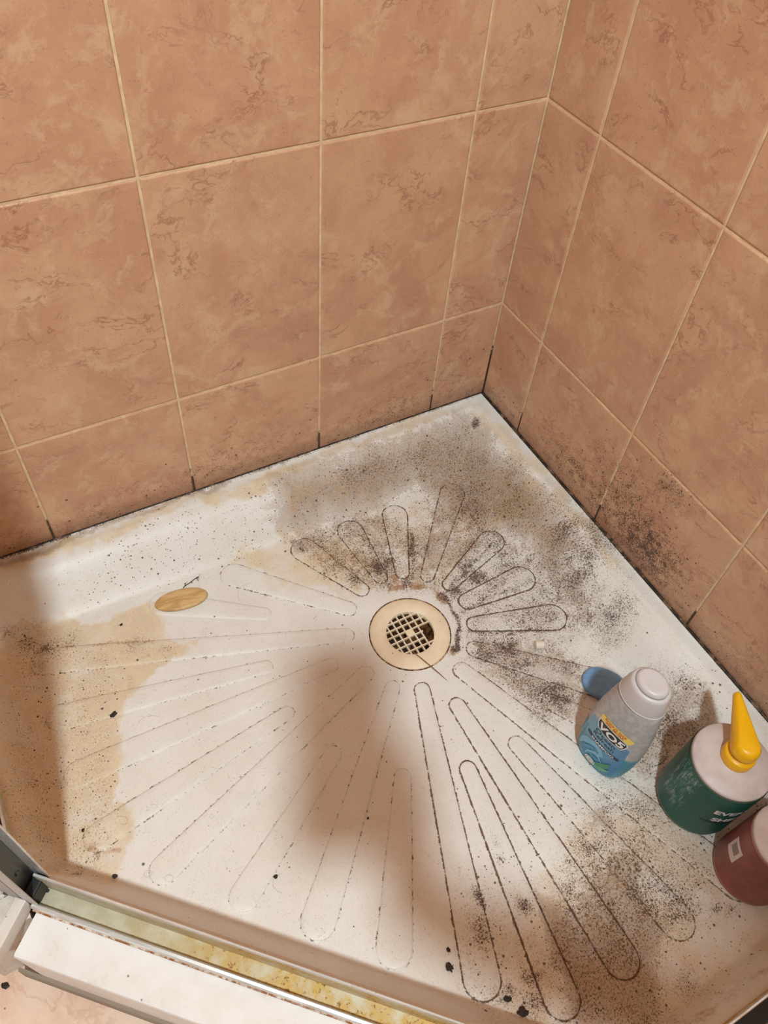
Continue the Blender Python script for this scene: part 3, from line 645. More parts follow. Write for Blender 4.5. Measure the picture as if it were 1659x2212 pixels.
# ------------------------------------------------------------------ bottles
def sup(a, e): return math.copysign(abs(math.sin(a))**e, math.sin(a))
def cosp(a, e): return math.copysign(abs(math.cos(a))**e, math.cos(a))
def loft(name, secs, mat, parent, seg=56, smooth=True):
    """secs: (z, half width, half depth, exponent)"""
    V = []; F = []; n = len(secs)
    for z, w, d, e in secs:
        for k in range(seg):
            a = 2*math.pi*k/seg; V.append((w*cosp(a, e), d*sup(a, e), z))
    for i in range(n-1):
        for k in range(seg): k2 = (k+1) % seg; F.append((i*seg+k, i*seg+k2, (i+1)*seg+k2, (i+1)*seg+k))
    F.append(tuple(range(seg))[::-1]); F.append(tuple((n-1)*seg+k for k in range(seg)))
    return link(name, mesh(name, V, F, smooth), mat, parent)
def text_mesh(txt, size, bold=0.0, shear=0.0, sx=1.0):
    cu = bpy.data.curves.new('t', 'FONT'); cu.body = txt; cu.size = size; cu.offset = bold; cu.shear = shear
    cu.align_x = 'CENTER'; cu.resolution_u = 3
    o = bpy.data.objects.new('t', cu); COL.objects.link(o); bpy.context.view_layer.update()
    me = bpy.data.meshes.new_from_object(o.evaluated_get(bpy.context.evaluated_depsgraph_get()))
    bpy.data.objects.remove(o); bpy.data.curves.remove(cu)
    V = [(v.co.x*sx, v.co.y) for v in me.vertices]; F = [tuple(p.vertices) for p in me.polygons]
    bpy.data.meshes.remove(me); return V, F
def wrap(name, V, F, fn, mat, parent, cut=0.004):
    """put a flat drawing (u, v) on a surface fn(u, v) -> point; fine enough to follow the curve"""
    bm = bmesh.new(); bv = [bm.verts.new((u, v, 0)) for u, v in V]
    for f in F:
        try: bm.faces.new([bv[i] for i in f])
        except ValueError: pass
    bmesh.ops.triangulate(bm, faces=bm.faces[:])
    for _ in range(3):
        long = [e for e in bm.edges if e.calc_length() > cut]
        if not long: break
        bmesh.ops.subdivide_edges(bm, edges=long, cuts=1); bmesh.ops.triangulate(bm, faces=bm.faces[:])
    for v in bm.verts: v.co = Vector(fn(v.co.x, v.co.y))
    me = bpy.data.meshes.new(name); bm.to_mesh(me); bm.free(); me.update()
    return link(name, me, mat, parent)
def rect(u0, u1, v0, v1): return [(u0, v0), (u1, v0), (u1, v1), (u0, v1)], [(0, 1, 2, 3)]
def disc(cu, cv, ru, rv, n=28): return [(cu+ru*math.cos(2*math.pi*k/n), cv+rv*math.sin(2*math.pi*k/n)) for k in range(n)], [tuple(range(n))]
def ringd(cu, cv, r0, r1, n=28):
    V = [(cu+r*math.cos(2*math.pi*k/n), cv+r*math.sin(2*math.pi*k/n)) for r in (r0, r1) for k in range(n)]
    return V, [(k, (k+1) % n, n+(k+1) % n, n+k) for k in range(n)]
def outline(pts): return list(pts), [tuple(range(len(pts)))]
def sway(c, w):
    """brush stroke polygon: centre line points and half widths"""
    V = []; F = []
    for i, (p, h) in enumerate(zip(c, w)):
        a = c[max(i-1, 0)]; b = c[min(i+1, len(c)-1)]; t = np.array(b)-np.array(a); t = t/np.linalg.norm(t); n = np.array((-t[1], t[0]))
        V += [tuple(np.array(p)+h*n), tuple(np.array(p)-h*n)]
    for i in range(len(c)-1): F.append((2*i, 2*i+1, 2*i+3, 2*i+2))
    return V, F

# --- blue shampoo bottle
base = on_tray((1293, 1637)); bz = float(tray_z(base[0], base[1])) + 0.0016
sh = tag(empty('shampoo_bottle', (base[0], base[1], bz), math.radians(-82)), 'frosted flip-top shampoo bottle half full of blue liquid, leaning shape with yellow banner label', 'bottle')
sh['label'] = 'frosted flip-top shampoo bottle with blue liquid and a yellow banner above its black logo'
def frosted(name, c_liq, c_air, level, soft=0.004):
    m = Mat(name, 0.42, 0.4); O = m.objc(); z = m.sep(O)[2]; n = m.noise(O, 130, 4, 0.6); nb = m.noise(O, 30, 4)
    air = m.mix(m.ramp(n, 0.4, 0.68), lin(c_air[0]), lin(c_air[1])); liq = m.mix(m.ramp(nb, 0.35, 0.65), lin(c_liq[0]), lin(c_liq[1]))
    f = m.ramp(z, level-soft, level+soft); c = m.mix(f, liq, air); m.col(c)
    m.p.inputs['Subsurface Weight'].default_value = 0.15; m.p.inputs['Subsurface Radius'].default_value = (0.02, 0.02, 0.02); m.p.inputs['Subsurface Scale'].default_value = 0.5
    return m.m
SHAM = frosted('frosted_shampoo', ((34, 128, 158), (44, 140, 166)), ((168, 168, 170), (190, 188, 186)), 0.074)
SSEC = [(1.10*z_, w_, d_, e_) for z_, w_, d_, e_ in [(0.0, 0.024, 0.013, 0.75), (0.0012, 0.027, 0.0155, 0.75), (0.005, 0.0305, 0.0180, 0.78), (0.016, 0.0345, 0.0205, 0.82), (0.035, 0.0372, 0.0222, 0.85), (0.060, 0.0383, 0.0230, 0.86), (0.085, 0.0376, 0.0228, 0.88),
        (0.110, 0.0352, 0.0222, 0.90), (0.130, 0.0322, 0.0214, 0.93), (0.146, 0.0292, 0.0206, 0.97), (0.154, 0.0272, 0.0200, 1.0), (0.1555, 0.0255, 0.019, 1.0)]]
loft('bottle_body', SSEC, SHAM, sh)
CAPM = Mat('frosted_cap', 0.35, 0.45); CAPM.col(lin((206, 200, 200))); CAPM.p.inputs['Subsurface Weight'].default_value = 0.2; CAPM.p.inputs['Subsurface Scale'].default_value = 0.01; CAPM = CAPM.m
CAPZ = 0.0155
def up(l): return [(a+CAPZ, *b) for a, *b in l]
cp = loft('cap', up([(0.1552, 0.0270, 0.0206, 1.0), (0.1558, 0.0278, 0.0213, 1.0), (0.1572, 0.0278, 0.0213, 1.0), (0.170, 0.0262, 0.0208, 1.0), (0.1815, 0.0236, 0.0196, 1.0), (0.1850, 0.0226, 0.0188, 1.0), (0.1862, 0.0205, 0.0172, 1.0)]), CAPM, sh)
loft('cap_lid', up([(0.1860, 0.0192, 0.0158, 1.0), (0.1895, 0.0188, 0.0155, 1.0), (0.1925, 0.0176, 0.0144, 1.0), (0.1938, 0.0150, 0.0120, 1.0), (0.1932, 0.0110, 0.0085, 1.0), (0.1930, 0.004, 0.003, 1.0)]), CAPM, cp)
lathe('cap_ring', [(a_, b_+CAPZ) for a_, b_ in [(0.0279, 0.1556), (0.0285, 0.1560), (0.0285, 0.1569), (0.0279, 0.1573)]], plain('cap_ring_white', (226, 220, 216), 0.3), cp, 48, False, 1.0, 0.768)
Zs = np.array([s[0] for s in SSEC]); Ws = np.array([s[1] for s in SSEC]); Ds = np.array([s[2] for s in SSEC]); Es = np.array([s[3] for s in SSEC])
def sham_at(off):
    def fn(u, v):
        u = u*1.16+0.001; v = v*1.13+0.002
        w, d, e = np.interp(v, Zs, Ws), np.interp(v, Zs, Ds), np.interp(v, Zs, Es)
        t = min(abs(u)/w, 0.995); y = d*(1-t**(2/e))**(e/2); return (u, -(y+off), v)
    return fn
def ink(name, rgb, rough=0.4): return plain(name, rgb, rough, 0.4)
lab = wrap('label', *outline([(-0.026, 0.009), (0.021, 0.009), (0.0235, 0.03), (0.0235, 0.068), (0.0225, 0.085), (-0.026, 0.085), (-0.029, 0.06), (-0.029, 0.03)]), sham_at(0.0004), None, sh)
def label_film():
    m = Mat('blue_label_film', 0.35, 0.4); z = m.sep(m.objc())[2]; n = m.noise(m.objc(), 60, 4)
    c = m.mix(m.ramp(z, 0.03, 0.078), lin((36, 124, 162)), lin((118, 164, 186))); c = m.mix(m.mul(m.ramp(m.sep(m.objc())[0], -0.005, 0.022), 0.6), c, lin((28, 108, 168)))
    c = m.mix(m.mul(m.ramp(n, 0.5, 0.7), 0.25), c, lin((120, 170, 196))); m.col(c); return m.m
lab.data.materials.clear(); lab.data.materials.append(label_film())
yb = [(-0.0185, 0.1005), (-0.017, 0.1045), (-0.006, 0.1070), (0.008, 0.1072), (0.0200, 0.1050), (0.0215, 0.1015), (0.0190, 0.0950), (0.008, 0.0972), (-0.006, 0.0972), (-0.0172, 0.0955)]
ba = wrap('bonus_banner', *outline(yb), sham_at(0.0006), ink('banner_yellow', (238, 214, 96)), sh)
RED = ink('banner_red', (206, 74, 44)); NAVY = ink('label_navy', (22, 44, 66)); WHITE = ink('label_white', (238, 236, 234)); INK = ink('logo_black', (24, 24, 26))
def put_text(name, txt, size, cu, cv, mat, parent, fn, bold=0.0, shear=0.0, sx=1.0, arc=0.0):
    V, F = text_mesh(txt, size, bold, shear, sx); V = [(u+cu, v+cv-arc*u*u) for u, v in V]; return wrap(name, V, F, fn, mat, parent)
put_text('banner_text', 'BONUS SIZE', 0.0050, 0.0005, 0.1022, RED, ba, sham_at(0.0008), 0.00012, 0, 1.0, 5.0)
put_text('banner_text', '20% MORE', 0.0050, 0.0005, 0.0980, RED, ba, sham_at(0.0008), 0.00012, 0, 1.0, 5.0)
def logo(g): return outline([(-0.0172-g, 0.0945+g), (-0.006, 0.0962+g), (0.006, 0.0962+g), (0.0168+g, 0.0942+g), (0.0182+g, 0.0905), (0.0172+g, 0.0850), (0.0150+g, 0.0805-g), (0.004, 0.0798-g), (-0.006, 0.0800-g), (-0.0140-g, 0.0818-g), (-0.0172-g, 0.0870)])
lg = wrap('logo_panel', *logo(0.0010), sham_at(0.0007), WHITE, sh)
wrap('logo_field', *logo(0.0), sham_at(0.0009), INK, lg)
put_text('logo_text', 'VO5', 0.0150, 0.0003, 0.0825, WHITE, lg, sham_at(0.0011), 0.0005, 0.12, 1.10)
wrap('logo_triangle', *outline([(-0.0100, 0.0920), (-0.0076, 0.0920), (-0.0086, 0.0888)]), sham_at(0.0012), ink('logo_red', (168, 84, 92)), lg)
put_text('label_text', 'Ocean', 0.0088, -0.002, 0.0722, NAVY, sh, sham_at(0.0008), 0.0001, 0, 1.15)
put_text('label_text', 'Refresh', 0.0088, -0.002, 0.0646, NAVY, sh, sham_at(0.0008), 0.0001, 0, 1.05)
st = wrap('name_strip', *rect(-0.022, 0.020, 0.0555, 0.0605), sham_at(0.0008), NAVY, sh)
put_text('label_text', 'SHAMPOO', 0.0050, 0.000, 0.0563, WHITE, st, sham_at(0.0010), 0.00012, 0, 1.25)
WL = ink('wave_light', (122, 178, 208)); WM = ink('wave_mid', (66, 140, 184)); GR = ink('leaf_green', (58, 138, 104)); GR2 = ink('leaf_light', (96, 166, 122))
wv = wrap('wave_picture', *sway([(-0.024, 0.020), (-0.022, 0.033), (-0.016, 0.044), (-0.008, 0.050), (0.000, 0.049), (0.004, 0.043), (0.001, 0.038), (-0.004, 0.039)], [0.001, 0.003, 0.0042, 0.0045, 0.004, 0.003, 0.0022, 0.001]), sham_at(0.0007), WL, sh)
wrap('wave_curl', *sway([(-0.020, 0.018), (-0.016, 0.030), (-0.010, 0.040), (-0.004, 0.044)], [0.0005, 0.0016, 0.0018, 0.0006]), sham_at(0.0009), WM, wv)
wrap('wave_curl', *sway([(-0.012, 0.018), (-0.010, 0.028), (-0.004, 0.036), (0.003, 0.036), (0.008, 0.030)], [0.0005, 0.0014, 0.002, 0.0018, 0.0006]), sham_at(0.0008), WL, wv)
wrap('wave_curl', *sway([(-0.005, 0.020), (-0.003, 0.028), (0.003, 0.031)], [0.0005, 0.0012, 0.0005]), sham_at(0.0009), WM, wv)
lf = wrap('leaf_picture', *sway([(0.000, 0.014), (0.006, 0.020), (0.013, 0.030), (0.016, 0.040)], [0.0008, 0.0042, 0.0040, 0.0004]), sham_at(0.0010), GR, sh)
wrap('leaf_blade', *sway([(0.004, 0.013), (0.012, 0.018), (0.0195, 0.026)], [0.0008, 0.0036, 0.0004]), sham_at(0.0011), GR2, lf)
wrap('leaf_vein', *sway([(0.001, 0.015), (0.008, 0.023), (0.015, 0.038)], [0.0002, 0.0005, 0.0002]), sham_at(0.0013), GR2, lf)
sl = wrap('seal_badge', *disc(-0.0035, 0.0155, 0.0066, 0.0066), sham_at(0.0013), WHITE, sh)
wrap('seal_ring', *ringd(-0.0035, 0.0155, 0.0044, 0.0056), sham_at(0.0015), ink('seal_grey', (150, 150, 150)), sl)
wrap('seal_mark', *disc(-0.0035, 0.0155, 0.0024, 0.0028, 12), sham_at(0.0015), ink('seal_mid', (196, 194, 192)), sl)

# --- big pump bottles
def streak_mat(name, c1, c2, streaks):
    m = Mat(name, 0.4, 0.4); O = m.objc(); n = m.noise(O, 40, 4)
    st_ = m.noise(m.vec('MULTIPLY', O, (1, 1, 0.25)), 260, 5, 0.65); reg = m.noise(m.vec('ADD', O, (2, 2, 2)), 22, 3)
    c = m.mix(m.ramp(n, 0.35, 0.65), lin(c1), lin(c2))
    ang = m.mul(m.ramp(m.dot(O, (-0.94, 0.34, 0)), 0.040, 0.0445), m.ramp(m.sep(O)[2], 0.02, 0.05))
    c = m.mix(m.mul(m.mul(m.ramp(st_, 0.46, 0.66), ang), streaks), c, lin((176, 188, 184)))
    m.col(c); return m.m
MILKY = Mat('milky_plastic', 0.45, 0.4); _O = MILKY.objc(); _n = MILKY.noise(_O, 50, 4)
MILKY.col(MILKY.mix(MILKY.ramp(_n, 0.35, 0.7), lin((214, 202, 198)), lin((200, 186, 182)))); MILKY = MILKY.m
YEL = plain('yellow_pump', (246, 186, 14), 0.35)
def cyl_at(R, off):
    def fn(u, v): a = u/R; return ((R+off)*math.sin(a), -(R+off)*math.cos(a), v)
    return fn
def pump_bottle(name, label, q, R, H, lab_mat, body_mat, ang):
    bzz = float(tray_z(q[0], q[1])) + 0.0018
    b = tag(empty(name, (q[0], q[1], bzz), ang), label, 'bottle')
    lathe('bottle_body', [(R*0.80, 0.0), (R*0.93, 0.0006), (R*0.985, 0.004), (R, 0.010), (R, H-0.010), (R*0.992, H-0.004), (R*0.96, H), (R*0.93, H+0.0008)], body_mat, b, 64)
    V = []; F = []; n = 64; zz = np.linspace(0.009, H-0.006, 8)
    for z in zz:
        for k in range(n): a = 2*math.pi*k/n; V.append(((R+0.0003)*math.cos(a), (R+0.0003)*math.sin(a), z))
    for i in range(len(zz)-1):
        for k in range(n): k2 = (k+1) % n; F.append((i*n+k, i*n+k2, (i+1)*n+k2, (i+1)*n+k))
    lab_ = link('label', mesh('label', V, F, True), lab_mat, b)
    lathe('shoulder', [(R*0.985, H-0.003), (R*0.975, H), (R*0.94, H+0.0016), (R*0.7, H+0.0050), (R*0.45, H+0.0080), (0.0165, H+0.0095), (0.0150, H+0.0110)], MILKY, b, 64)
    return b, lab_, bzz
GREEN_C = (-0.1225, -0.6755); GR_R, GR_H = 0.0455, 0.1200
def cyl_hit(q, c, R):
    d = ray(q); o = CAM[:2]-np.array(c); A = d[:2]@d[:2]; B = o@d[:2]; C = o@o-R*R; t = (-B-math.sqrt(max(B*B-A*C, 0)))/A
    w = CAM+t*d; return w, math.atan2(w[1]-c[1], w[0]-c[0])
gb, glab, gz = pump_bottle('pump_bottle', 'large green labelled pump bottle with a bright yellow pump head', GREEN_C, GR_R, GR_H, streak_mat('green_label', (20, 96, 84), (24, 84, 74), 0.6), plain('dull_green_body', (70, 104, 86), 0.4), 0.0)
w1, a1 = cyl_hit((1546, 1752), GREEN_C, GR_R); w2, a2 = cyl_hit((1541, 1764), GREEN_C, GR_R)
u1 = (a1+math.pi/2)*GR_R; u2 = (a2+math.pi/2)*GR_R
def put_left(name, txt, size, u0, v0, mat, parent, fn, bold=0, sx=1.0):
    V, F = text_mesh(txt, size, bold, 0, sx); lo = min(u for u, v in V); V = [(u-lo+u0, v+v0) for u, v in V]; return wrap(name, V, F, fn, mat, parent)
gfn = cyl_at(GR_R, 0.0006)
put_left('label_text', 'EVERYDAY', 0.0130, u1, w1[2]-gz-0.006, WHITE, glab, gfn, 0.0005, 1.15)
put_left('label_text', 'SHEA', 0.0130, u2, w2[2]-gz-0.0105, WHITE, glab, gfn, 0.0005, 1.15)
wrap('label_strip', *rect(u2-0.010, u2+0.030, w2[2]-gz-0.0180, w2[2]-gz-0.0128), cyl_at(GR_R, 0.0005), ink('dark_green', (14, 44, 40)), glab)
# yellow pump
pm = link('pump', None, None, gb); pm.empty_display_size = 0.01
bpy.data.objects.remove(pm)
collar = lathe('pump_collar', [(0.0150, GR_H+0.0085), (0.0172, GR_H+0.0090), (0.0176, GR_H+0.0105), (0.0172, GR_H+0.0210), (0.0160, GR_H+0.0228), (0.0120, GR_H+0.0232), (0.0112, GR_H+0.0262), (0.0118, GR_H+0.0280)], YEL, gb, 48)
tipw = on_z((1596, 1500), gz+GR_H+0.036); tl = np.array([tipw[0]-GREEN_C[0], tipw[1]-GREEN_C[1]])
print('pump reach', np.linalg.norm(tl), 'tip', tipw)
tdir = tl/np.linalg.norm(tl); reach = min(max(np.linalg.norm(tl), 0.045), 0.07)
V = []; F = []; prof = [(-0.0022, 0.0262, 0.0), (0.0, 0.0285, 0.0), (0.0, 0.0330, 0.0), (-0.0008, 0.0400, -0.004), (-0.0030, 0.0440, -0.008), (-0.0065, 0.0455, -0.012)]
for off, z, pull in prof:
    c = capsule(np.zeros(2), 0.0150+0.0, tdir*reach, 0.0046, max(off, -0.0040), 8, 12)
    cen = tdir*reach*0.35
    for p_ in c:
        s_ = float(p_@tdir)/reach; s_ = min(max(s_, 0), 1)
        zz_ = GR_H + z - (z-0.0285)*0.42*s_ if z > 0.0285 else GR_H + z + 0.002*s_
        q_ = p_ + (cen-p_)*(0.0 if off > -0.004 else 0.10)
        V.append((q_[0], q_[1], zz_))
m_ = len(V)//len(prof)
for i in range(len(prof)-1):
    for k in range(m_): k2 = (k+1) % m_; F.append((i*m_+k, i*m_+k2, (i+1)*m_+k2, (i+1)*m_+k))
F.append(tuple(range(m_))[::-1]); F.append(tuple((len(prof)-1)*m_+k for k in range(m_)))
hd = link('pump_head', mesh('pump_head', V, F, True), YEL, gb)

PINK_C = (-0.1235, -0.7685); PR, PH = 0.0405, 0.112
pb, plab, pz = pump_bottle('soap_bottle', 'pink bottle with a white barcode patch at the right edge, below the green bottle', PINK_C, PR, PH, streak_mat('pink_label', (150, 88, 84), (134, 74, 72), 0.1), plain('dull_pink_body', (176, 112, 106), 0.4), 0.0)
lathe('bottle_cap', [(0.0150, PH+0.0100), (0.0165, PH+0.0105), (0.0165, PH+0.0240), (0.0150, PH+0.0260)], MILKY, pb, 40)
hits = [cyl_hit(q, PINK_C, PR) for q in ((1571, 1818), (1603, 1816), (1609, 1841), (1578, 1868))]
uv = [((a+math.pi/2)*PR, w[2]-pz) for w, a in hits]
print('barcode uv', uv)
uc = sum(u for u, v in uv)/4; vc = sum(v for u, v in uv)/4
pw_, ph_ = 0.020, 0.030
bcp = wrap('barcode_patch', *rect(uc-pw_/2, uc+pw_/2, vc-ph_/2, vc+ph_/2), cyl_at(PR, 0.0006), ink('patch_white', (226, 214, 212)), pb)
for k in range(9):
    wd = (0.0006, 0.0010, 0.0004)[k % 3]; v0 = vc-0.004+0.0016*k
    wrap('barcode_bar', *rect(uc-0.006, uc+0.006, v0, v0+wd), cyl_at(PR, 0.0008), ink('bar_grey', (92, 78, 84)) if k == 0 else bpy.data.materials['bar_grey'], bcp)

# ------------------------------------------------------------------ soaps, cap and small litter
def sliver(name, label, cat, q0, q1, half_px, th, mat, e0=1.0, e1=1.0, lift=0.0):
    """flat rounded bar lying on the tray between two end pixels"""
    a = on_tray(q0)[:2]; b = on_tray(q1)[:2]; L = np.linalg.norm(b-a)/2; c = (a+b)/2; ang = math.atan2(*(b-a)[::-1])
    v = np.array([q1[0]-q0[0], q1[1]-q0[1]], float); v /= np.linalg.norm(v); n = np.array([-v[1], v[0]]); qc = ((q0[0]+q1[0])/2, (q0[1]+q1[1])/2)
    w = np.linalg.norm(on_tray((qc[0]+n[0]*half_px, qc[1]+n[1]*half_px))[:2]-on_tray((qc[0]-n[0]*half_px, qc[1]-n[1]*half_px))[:2])/2
    V = []; F = []; seg = 40; lv = [(0.90, 0.0), (0.985, 0.25), (1.0, 0.5), (0.965, 0.78), (0.86, 0.95), (0.5, 1.02), (0.05, 1.04)]
    for s, h in lv:
        for k in range(seg):
            t = 2*math.pi*k/seg; ex = e0 if math.cos(t) < 0 else e1
            V.append((L*s*cosp(t, ex), w*s*sup(t, 1.0), h*th))
    for i in range(len(lv)-1):
        for k in range(seg): k2 = (k+1) % seg; F.append((i*seg+k, i*seg+k2, (i+1)*seg+k2, (i+1)*seg+k))
    F.append(tuple(range(seg))[::-1]); F.append(tuple((len(lv)-1)*seg+k for k in range(seg)))
    o = link(name, mesh(name, V, F, True), mat); gz_ = max(float(tray_z(c[0]+dx*L*0.7, c[1]+dy*w*0.7)) for dx in (-1, 0, 1) for dy in (-1, 0, 1))
    o.location = (c[0], c[1], gz_+RIB_H+lift); o.rotation_euler = (0, 0, ang); return tag(o, label, cat)
def soap_mat(name, c1, c2, sc, stretch):
    m = Mat(name, 0.4, 0.4); O = m.objc(); n = m.noise(m.vec('MULTIPLY', O, stretch), sc, 6, 0.65, 0.4)
    m.col(m.mix(m.ramp(n, 0.36, 0.64), lin(c1), lin(c2))); m.bump(n, 0.4, 0.0006); return m.m
sliver('soap_bar', 'worn tan soap sliver lying on the left end of a faint rib', 'soap', (335, 1313), (449, 1287), 22, 0.0065, soap_mat('tan_soap', (188, 144, 92), (214, 180, 124), 90, (0.35, 1.6, 1)), 1.0, 0.9)
sliver('soap_bar', 'blue soap bar partly hidden behind the shampoo bottle', 'soap', (1255, 1466), (1350, 1502), 32, 0.010, soap_mat('blue_soap', (112, 152, 196), (128, 166, 206), 60, (1, 1, 1)), 0.8, 0.8)
# small white screw cap on its side
cw = on_tray((1163, 1399)); capo = tag(empty('small_cap', (cw[0], cw[1], float(tray_z(cw[0], cw[1]))+RIB_H), 0.0), 'tiny off-white plastic cap lying on its side among mould right of the drain', 'plastic cap')
bm = bmesh.new(); bmesh.ops.create_cone(bm, cap_ends=True, segments=24, radius1=0.0060, radius2=0.0055, depth=0.012)
dirc = on_tray((1178, 1392))-on_tray((1152, 1410)); an = math.atan2(dirc[1], dirc[0])-0.55
bmesh.ops.rotate(bm, matrix=Matrix.Rotation(an, 3, 'Z') @ Matrix.Rotation(math.pi/2, 3, 'Y'), verts=bm.verts[:]); bmesh.ops.translate(bm, vec=(0, 0, 0.0060), verts=bm.verts[:])
link('cap_body', bm_mesh('cap_body', bm), plain('off_white_plastic', (228, 216, 200), 0.4), capo)
bm = bmesh.new(); bmesh.ops.create_cone(bm, cap_ends=True, segments=24, radius1=0.0066, radius2=0.0066, depth=0.0016)
bmesh.ops.rotate(bm, matrix=Matrix.Rotation(an, 3, 'Z') @ Matrix.Rotation(math.pi/2, 3, 'Y'), verts=bm.verts[:]); bmesh.ops.translate(bm, vec=(0.0060*math.cos(an), 0.0060*math.sin(an), 0.0066), verts=bm.verts[:])
link('cap_rim', bm_mesh('cap_rim', bm), plain('off_white_rim', (214, 200, 182), 0.4), capo)
# pine needle over the drain rim
def surf_pts(qs, lift): return [np.array(on_tray(q, lift)) for q in qs]
NEEDLE = plain('needle_brown', (140, 92, 64), 0.5)
a = on_z((891, 1407), dz+0.0036); b = on_z((966, 1470), float(tray_z(*on_tray((966, 1470))[:2]))+0.0010)
pts = [a+(b-a)*t+np.array((0, 0, 0.0012*math.sin(math.pi*t))) for t in np.linspace(0, 1, 9)]
tag(link('dry_needle', mesh('dry_needle', *tube(pts, 0.0009, 6, [.5, .9, 1, 1, 1, 1, .9, .7, .25]), True), NEEDLE), 'thin brown dry needle lying across the lower rim of the drain', 'needle')
DARK = plain('dark_litter', (44, 30, 22), 0.7)
V, F = tube(surf_pts([(395, 1270), (402, 1264), (410, 1259), (420, 1251), (430, 1245)], 0.0010), 0.0006, 5)
tw = tag(link('dry_sprig', mesh('dry_sprig', V, F, True), plain('sprig_brown', (66, 46, 26), 0.7)), 'tiny dark dry sprig lying just above the tan soap sliver', 'sprig')
for qs in ([(399, 1266), (401, 1259), (398, 1261)], [(412, 1257), (415, 1259)], [(423, 1249), (427, 1251), (428, 1255)], [(426, 1248), (430, 1249)]):
    V, F = tube(surf_pts(qs, 0.0010), 0.0005, 5); link('twiglet', mesh('twiglet', V, F, True), tw.data.materials[0], tw)
def flake(q, rpx, label, asp=1.0, lift=0.0009, on_floor=False):
    w = on_z(q, Z_FLOOR+0.0002) if on_floor else on_tray(q, lift*0 + RIB_H*0.0); r = rpx*0.00052
    bm = bmesh.new(); bmesh.ops.create_icosphere(bm, subdivisions=2, radius=1.0)
    rs = random.Random(int(q[0]*7+q[1]))
    for v in bm.verts: v.co *= rs.uniform(0.55, 1.25); v.co.x *= r*asp; v.co.y *= r; v.co.z *= r*0.35
    me = bm_mesh('debris_flake', bm); o = link('debris_flake', me, DARK)
    zb = (Z_FLOOR if on_floor else float(tray_z(w[0], w[1])))
    o.location = (w[0], w[1], zb + r*0.34 + (0 if on_floor else 0.0012)); o.rotation_euler = (0, 0, rs.uniform(0, 3.1)); tag(o, label, 'debris', 'dark flakes of dirt')
for q, r, lb, asp in [((246, 1545), 6, 'dark flake on the second long rib from the left', 1.8), ((595, 1895), 4.5, 'black crumb on the rib edge above the front door track', 1.1),
        ((249, 1894), 5, 'dark crumb beside the front track shadow, near the jamb', 1.1), ((180, 1794), 4, 'dark crumb left of the rounded rib end near the jamb', 1.2),
        ((968, 2053), 4, 'small dark crumb above a larger one near the front track', 1.3), ((970, 2090), 7, 'large dark flake between two rib ends near the front track', 1.4),
        ((1128, 2186), 10, 'largest black clump at the bottom edge of the picture', 1.2), ((795, 1768), 3, 'lone dark dot in the photographer shadow below the drain', 1.0),
        ((262, 1351), 3.5, 'small black crumb below and left of the tan soap', 1.2), ((1096, 2158), 5.5, 'dark smear of dirt left of the black clump', 1.6)]:
    flake(q, r, lb, asp)
flake((12, 2130), 7, 'black crumb on the marbled floor at the left picture edge', 1.4, on_floor=True)
# loose hairs
HV, HF = [], []
rs = random.Random(5)
def hair(q0, length_px, curl, n=14):
    a = rs.uniform(0, 6.28); qs = [q0]
    for i in range(n):
        a += curl*rs.uniform(0.5, 1.4); qs.append((qs[-1][0]+length_px/n*math.cos(a), qs[-1][1]+length_px/n*math.sin(a)*0.8))
    V, F = tube(surf_pts(qs, RIB_H+0.0006), 0.00009, 3); k = len(HV); HV.extend(V); HF.extend([tuple(i+k for i in f) for f in F])
for q, L, c in [((520, 1300), 70, .15), ((530, 1275), 40, .05), ((320, 1880), 60, .45), ((370, 1890), 60, .5), ((250, 1770), 60, .4), ((230, 1790), 50, .3), ((610, 1930), 70, .2), ((325, 1740), 30, .3), ((560, 1735), 25, .5), ((205, 1870), 45, .5),
                ((180, 1880), 45, .5), ((300, 1560), 50, .1), ((325, 1545), 26, .5), ((275, 1465), 30, .5), ((290, 1480), 40, .45), ((150, 1460), 30, .5), ((130, 1690), 30, .5), ((140, 1700), 30, .4), ((360, 1470), 20, .5), ((490, 1650), 40, .15), ((105, 1510), 30, .5), ((455, 1760), 25, .4), ((830, 1960), 30, .5)]:
    hair(q, L, c)
tag(link('loose_hair', mesh('loose_hair', HV, HF), plain('hair_brown', (120, 92, 70), 0.5)), 'fine curly hairs scattered over the left half of the tray', 'hair', kind='stuff')

# ------------------------------------------------------------------ lamp
lamp = tag(empty('ceiling_lamp', LAMP), 'bare round bulb hanging from the bathroom ceiling', 'lamp')
mb = bpy.data.materials.new('bulb_glow'); mb.use_nodes = True; nt = mb.node_tree; nt.nodes.clear()
em = nt.nodes.new('ShaderNodeEmission'); em.inputs[0].default_value = (*LAMP_COL, 1); em.inputs[1].default_value = LAMP_STRENGTH
ou = nt.nodes.new('ShaderNodeOutputMaterial'); nt.links.new(em.outputs[0], ou.inputs[0])
bm = bmesh.new(); bmesh.ops.create_uvsphere(bm, u_segments=16, v_segments=10, radius=LAMP_R)
link('bulb', bm_mesh('bulb', bm, True), mb, lamp)
lathe('lamp_holder', [(0.022, LAMP_R*0.9), (0.026, LAMP_R*0.9+0.01), (0.026, LAMP_R+0.06), (0.05, Z_CEIL-LAMP[2]-0.02), (0.05, Z_CEIL-LAMP[2]-0.002)], PAINT, lamp, 24)

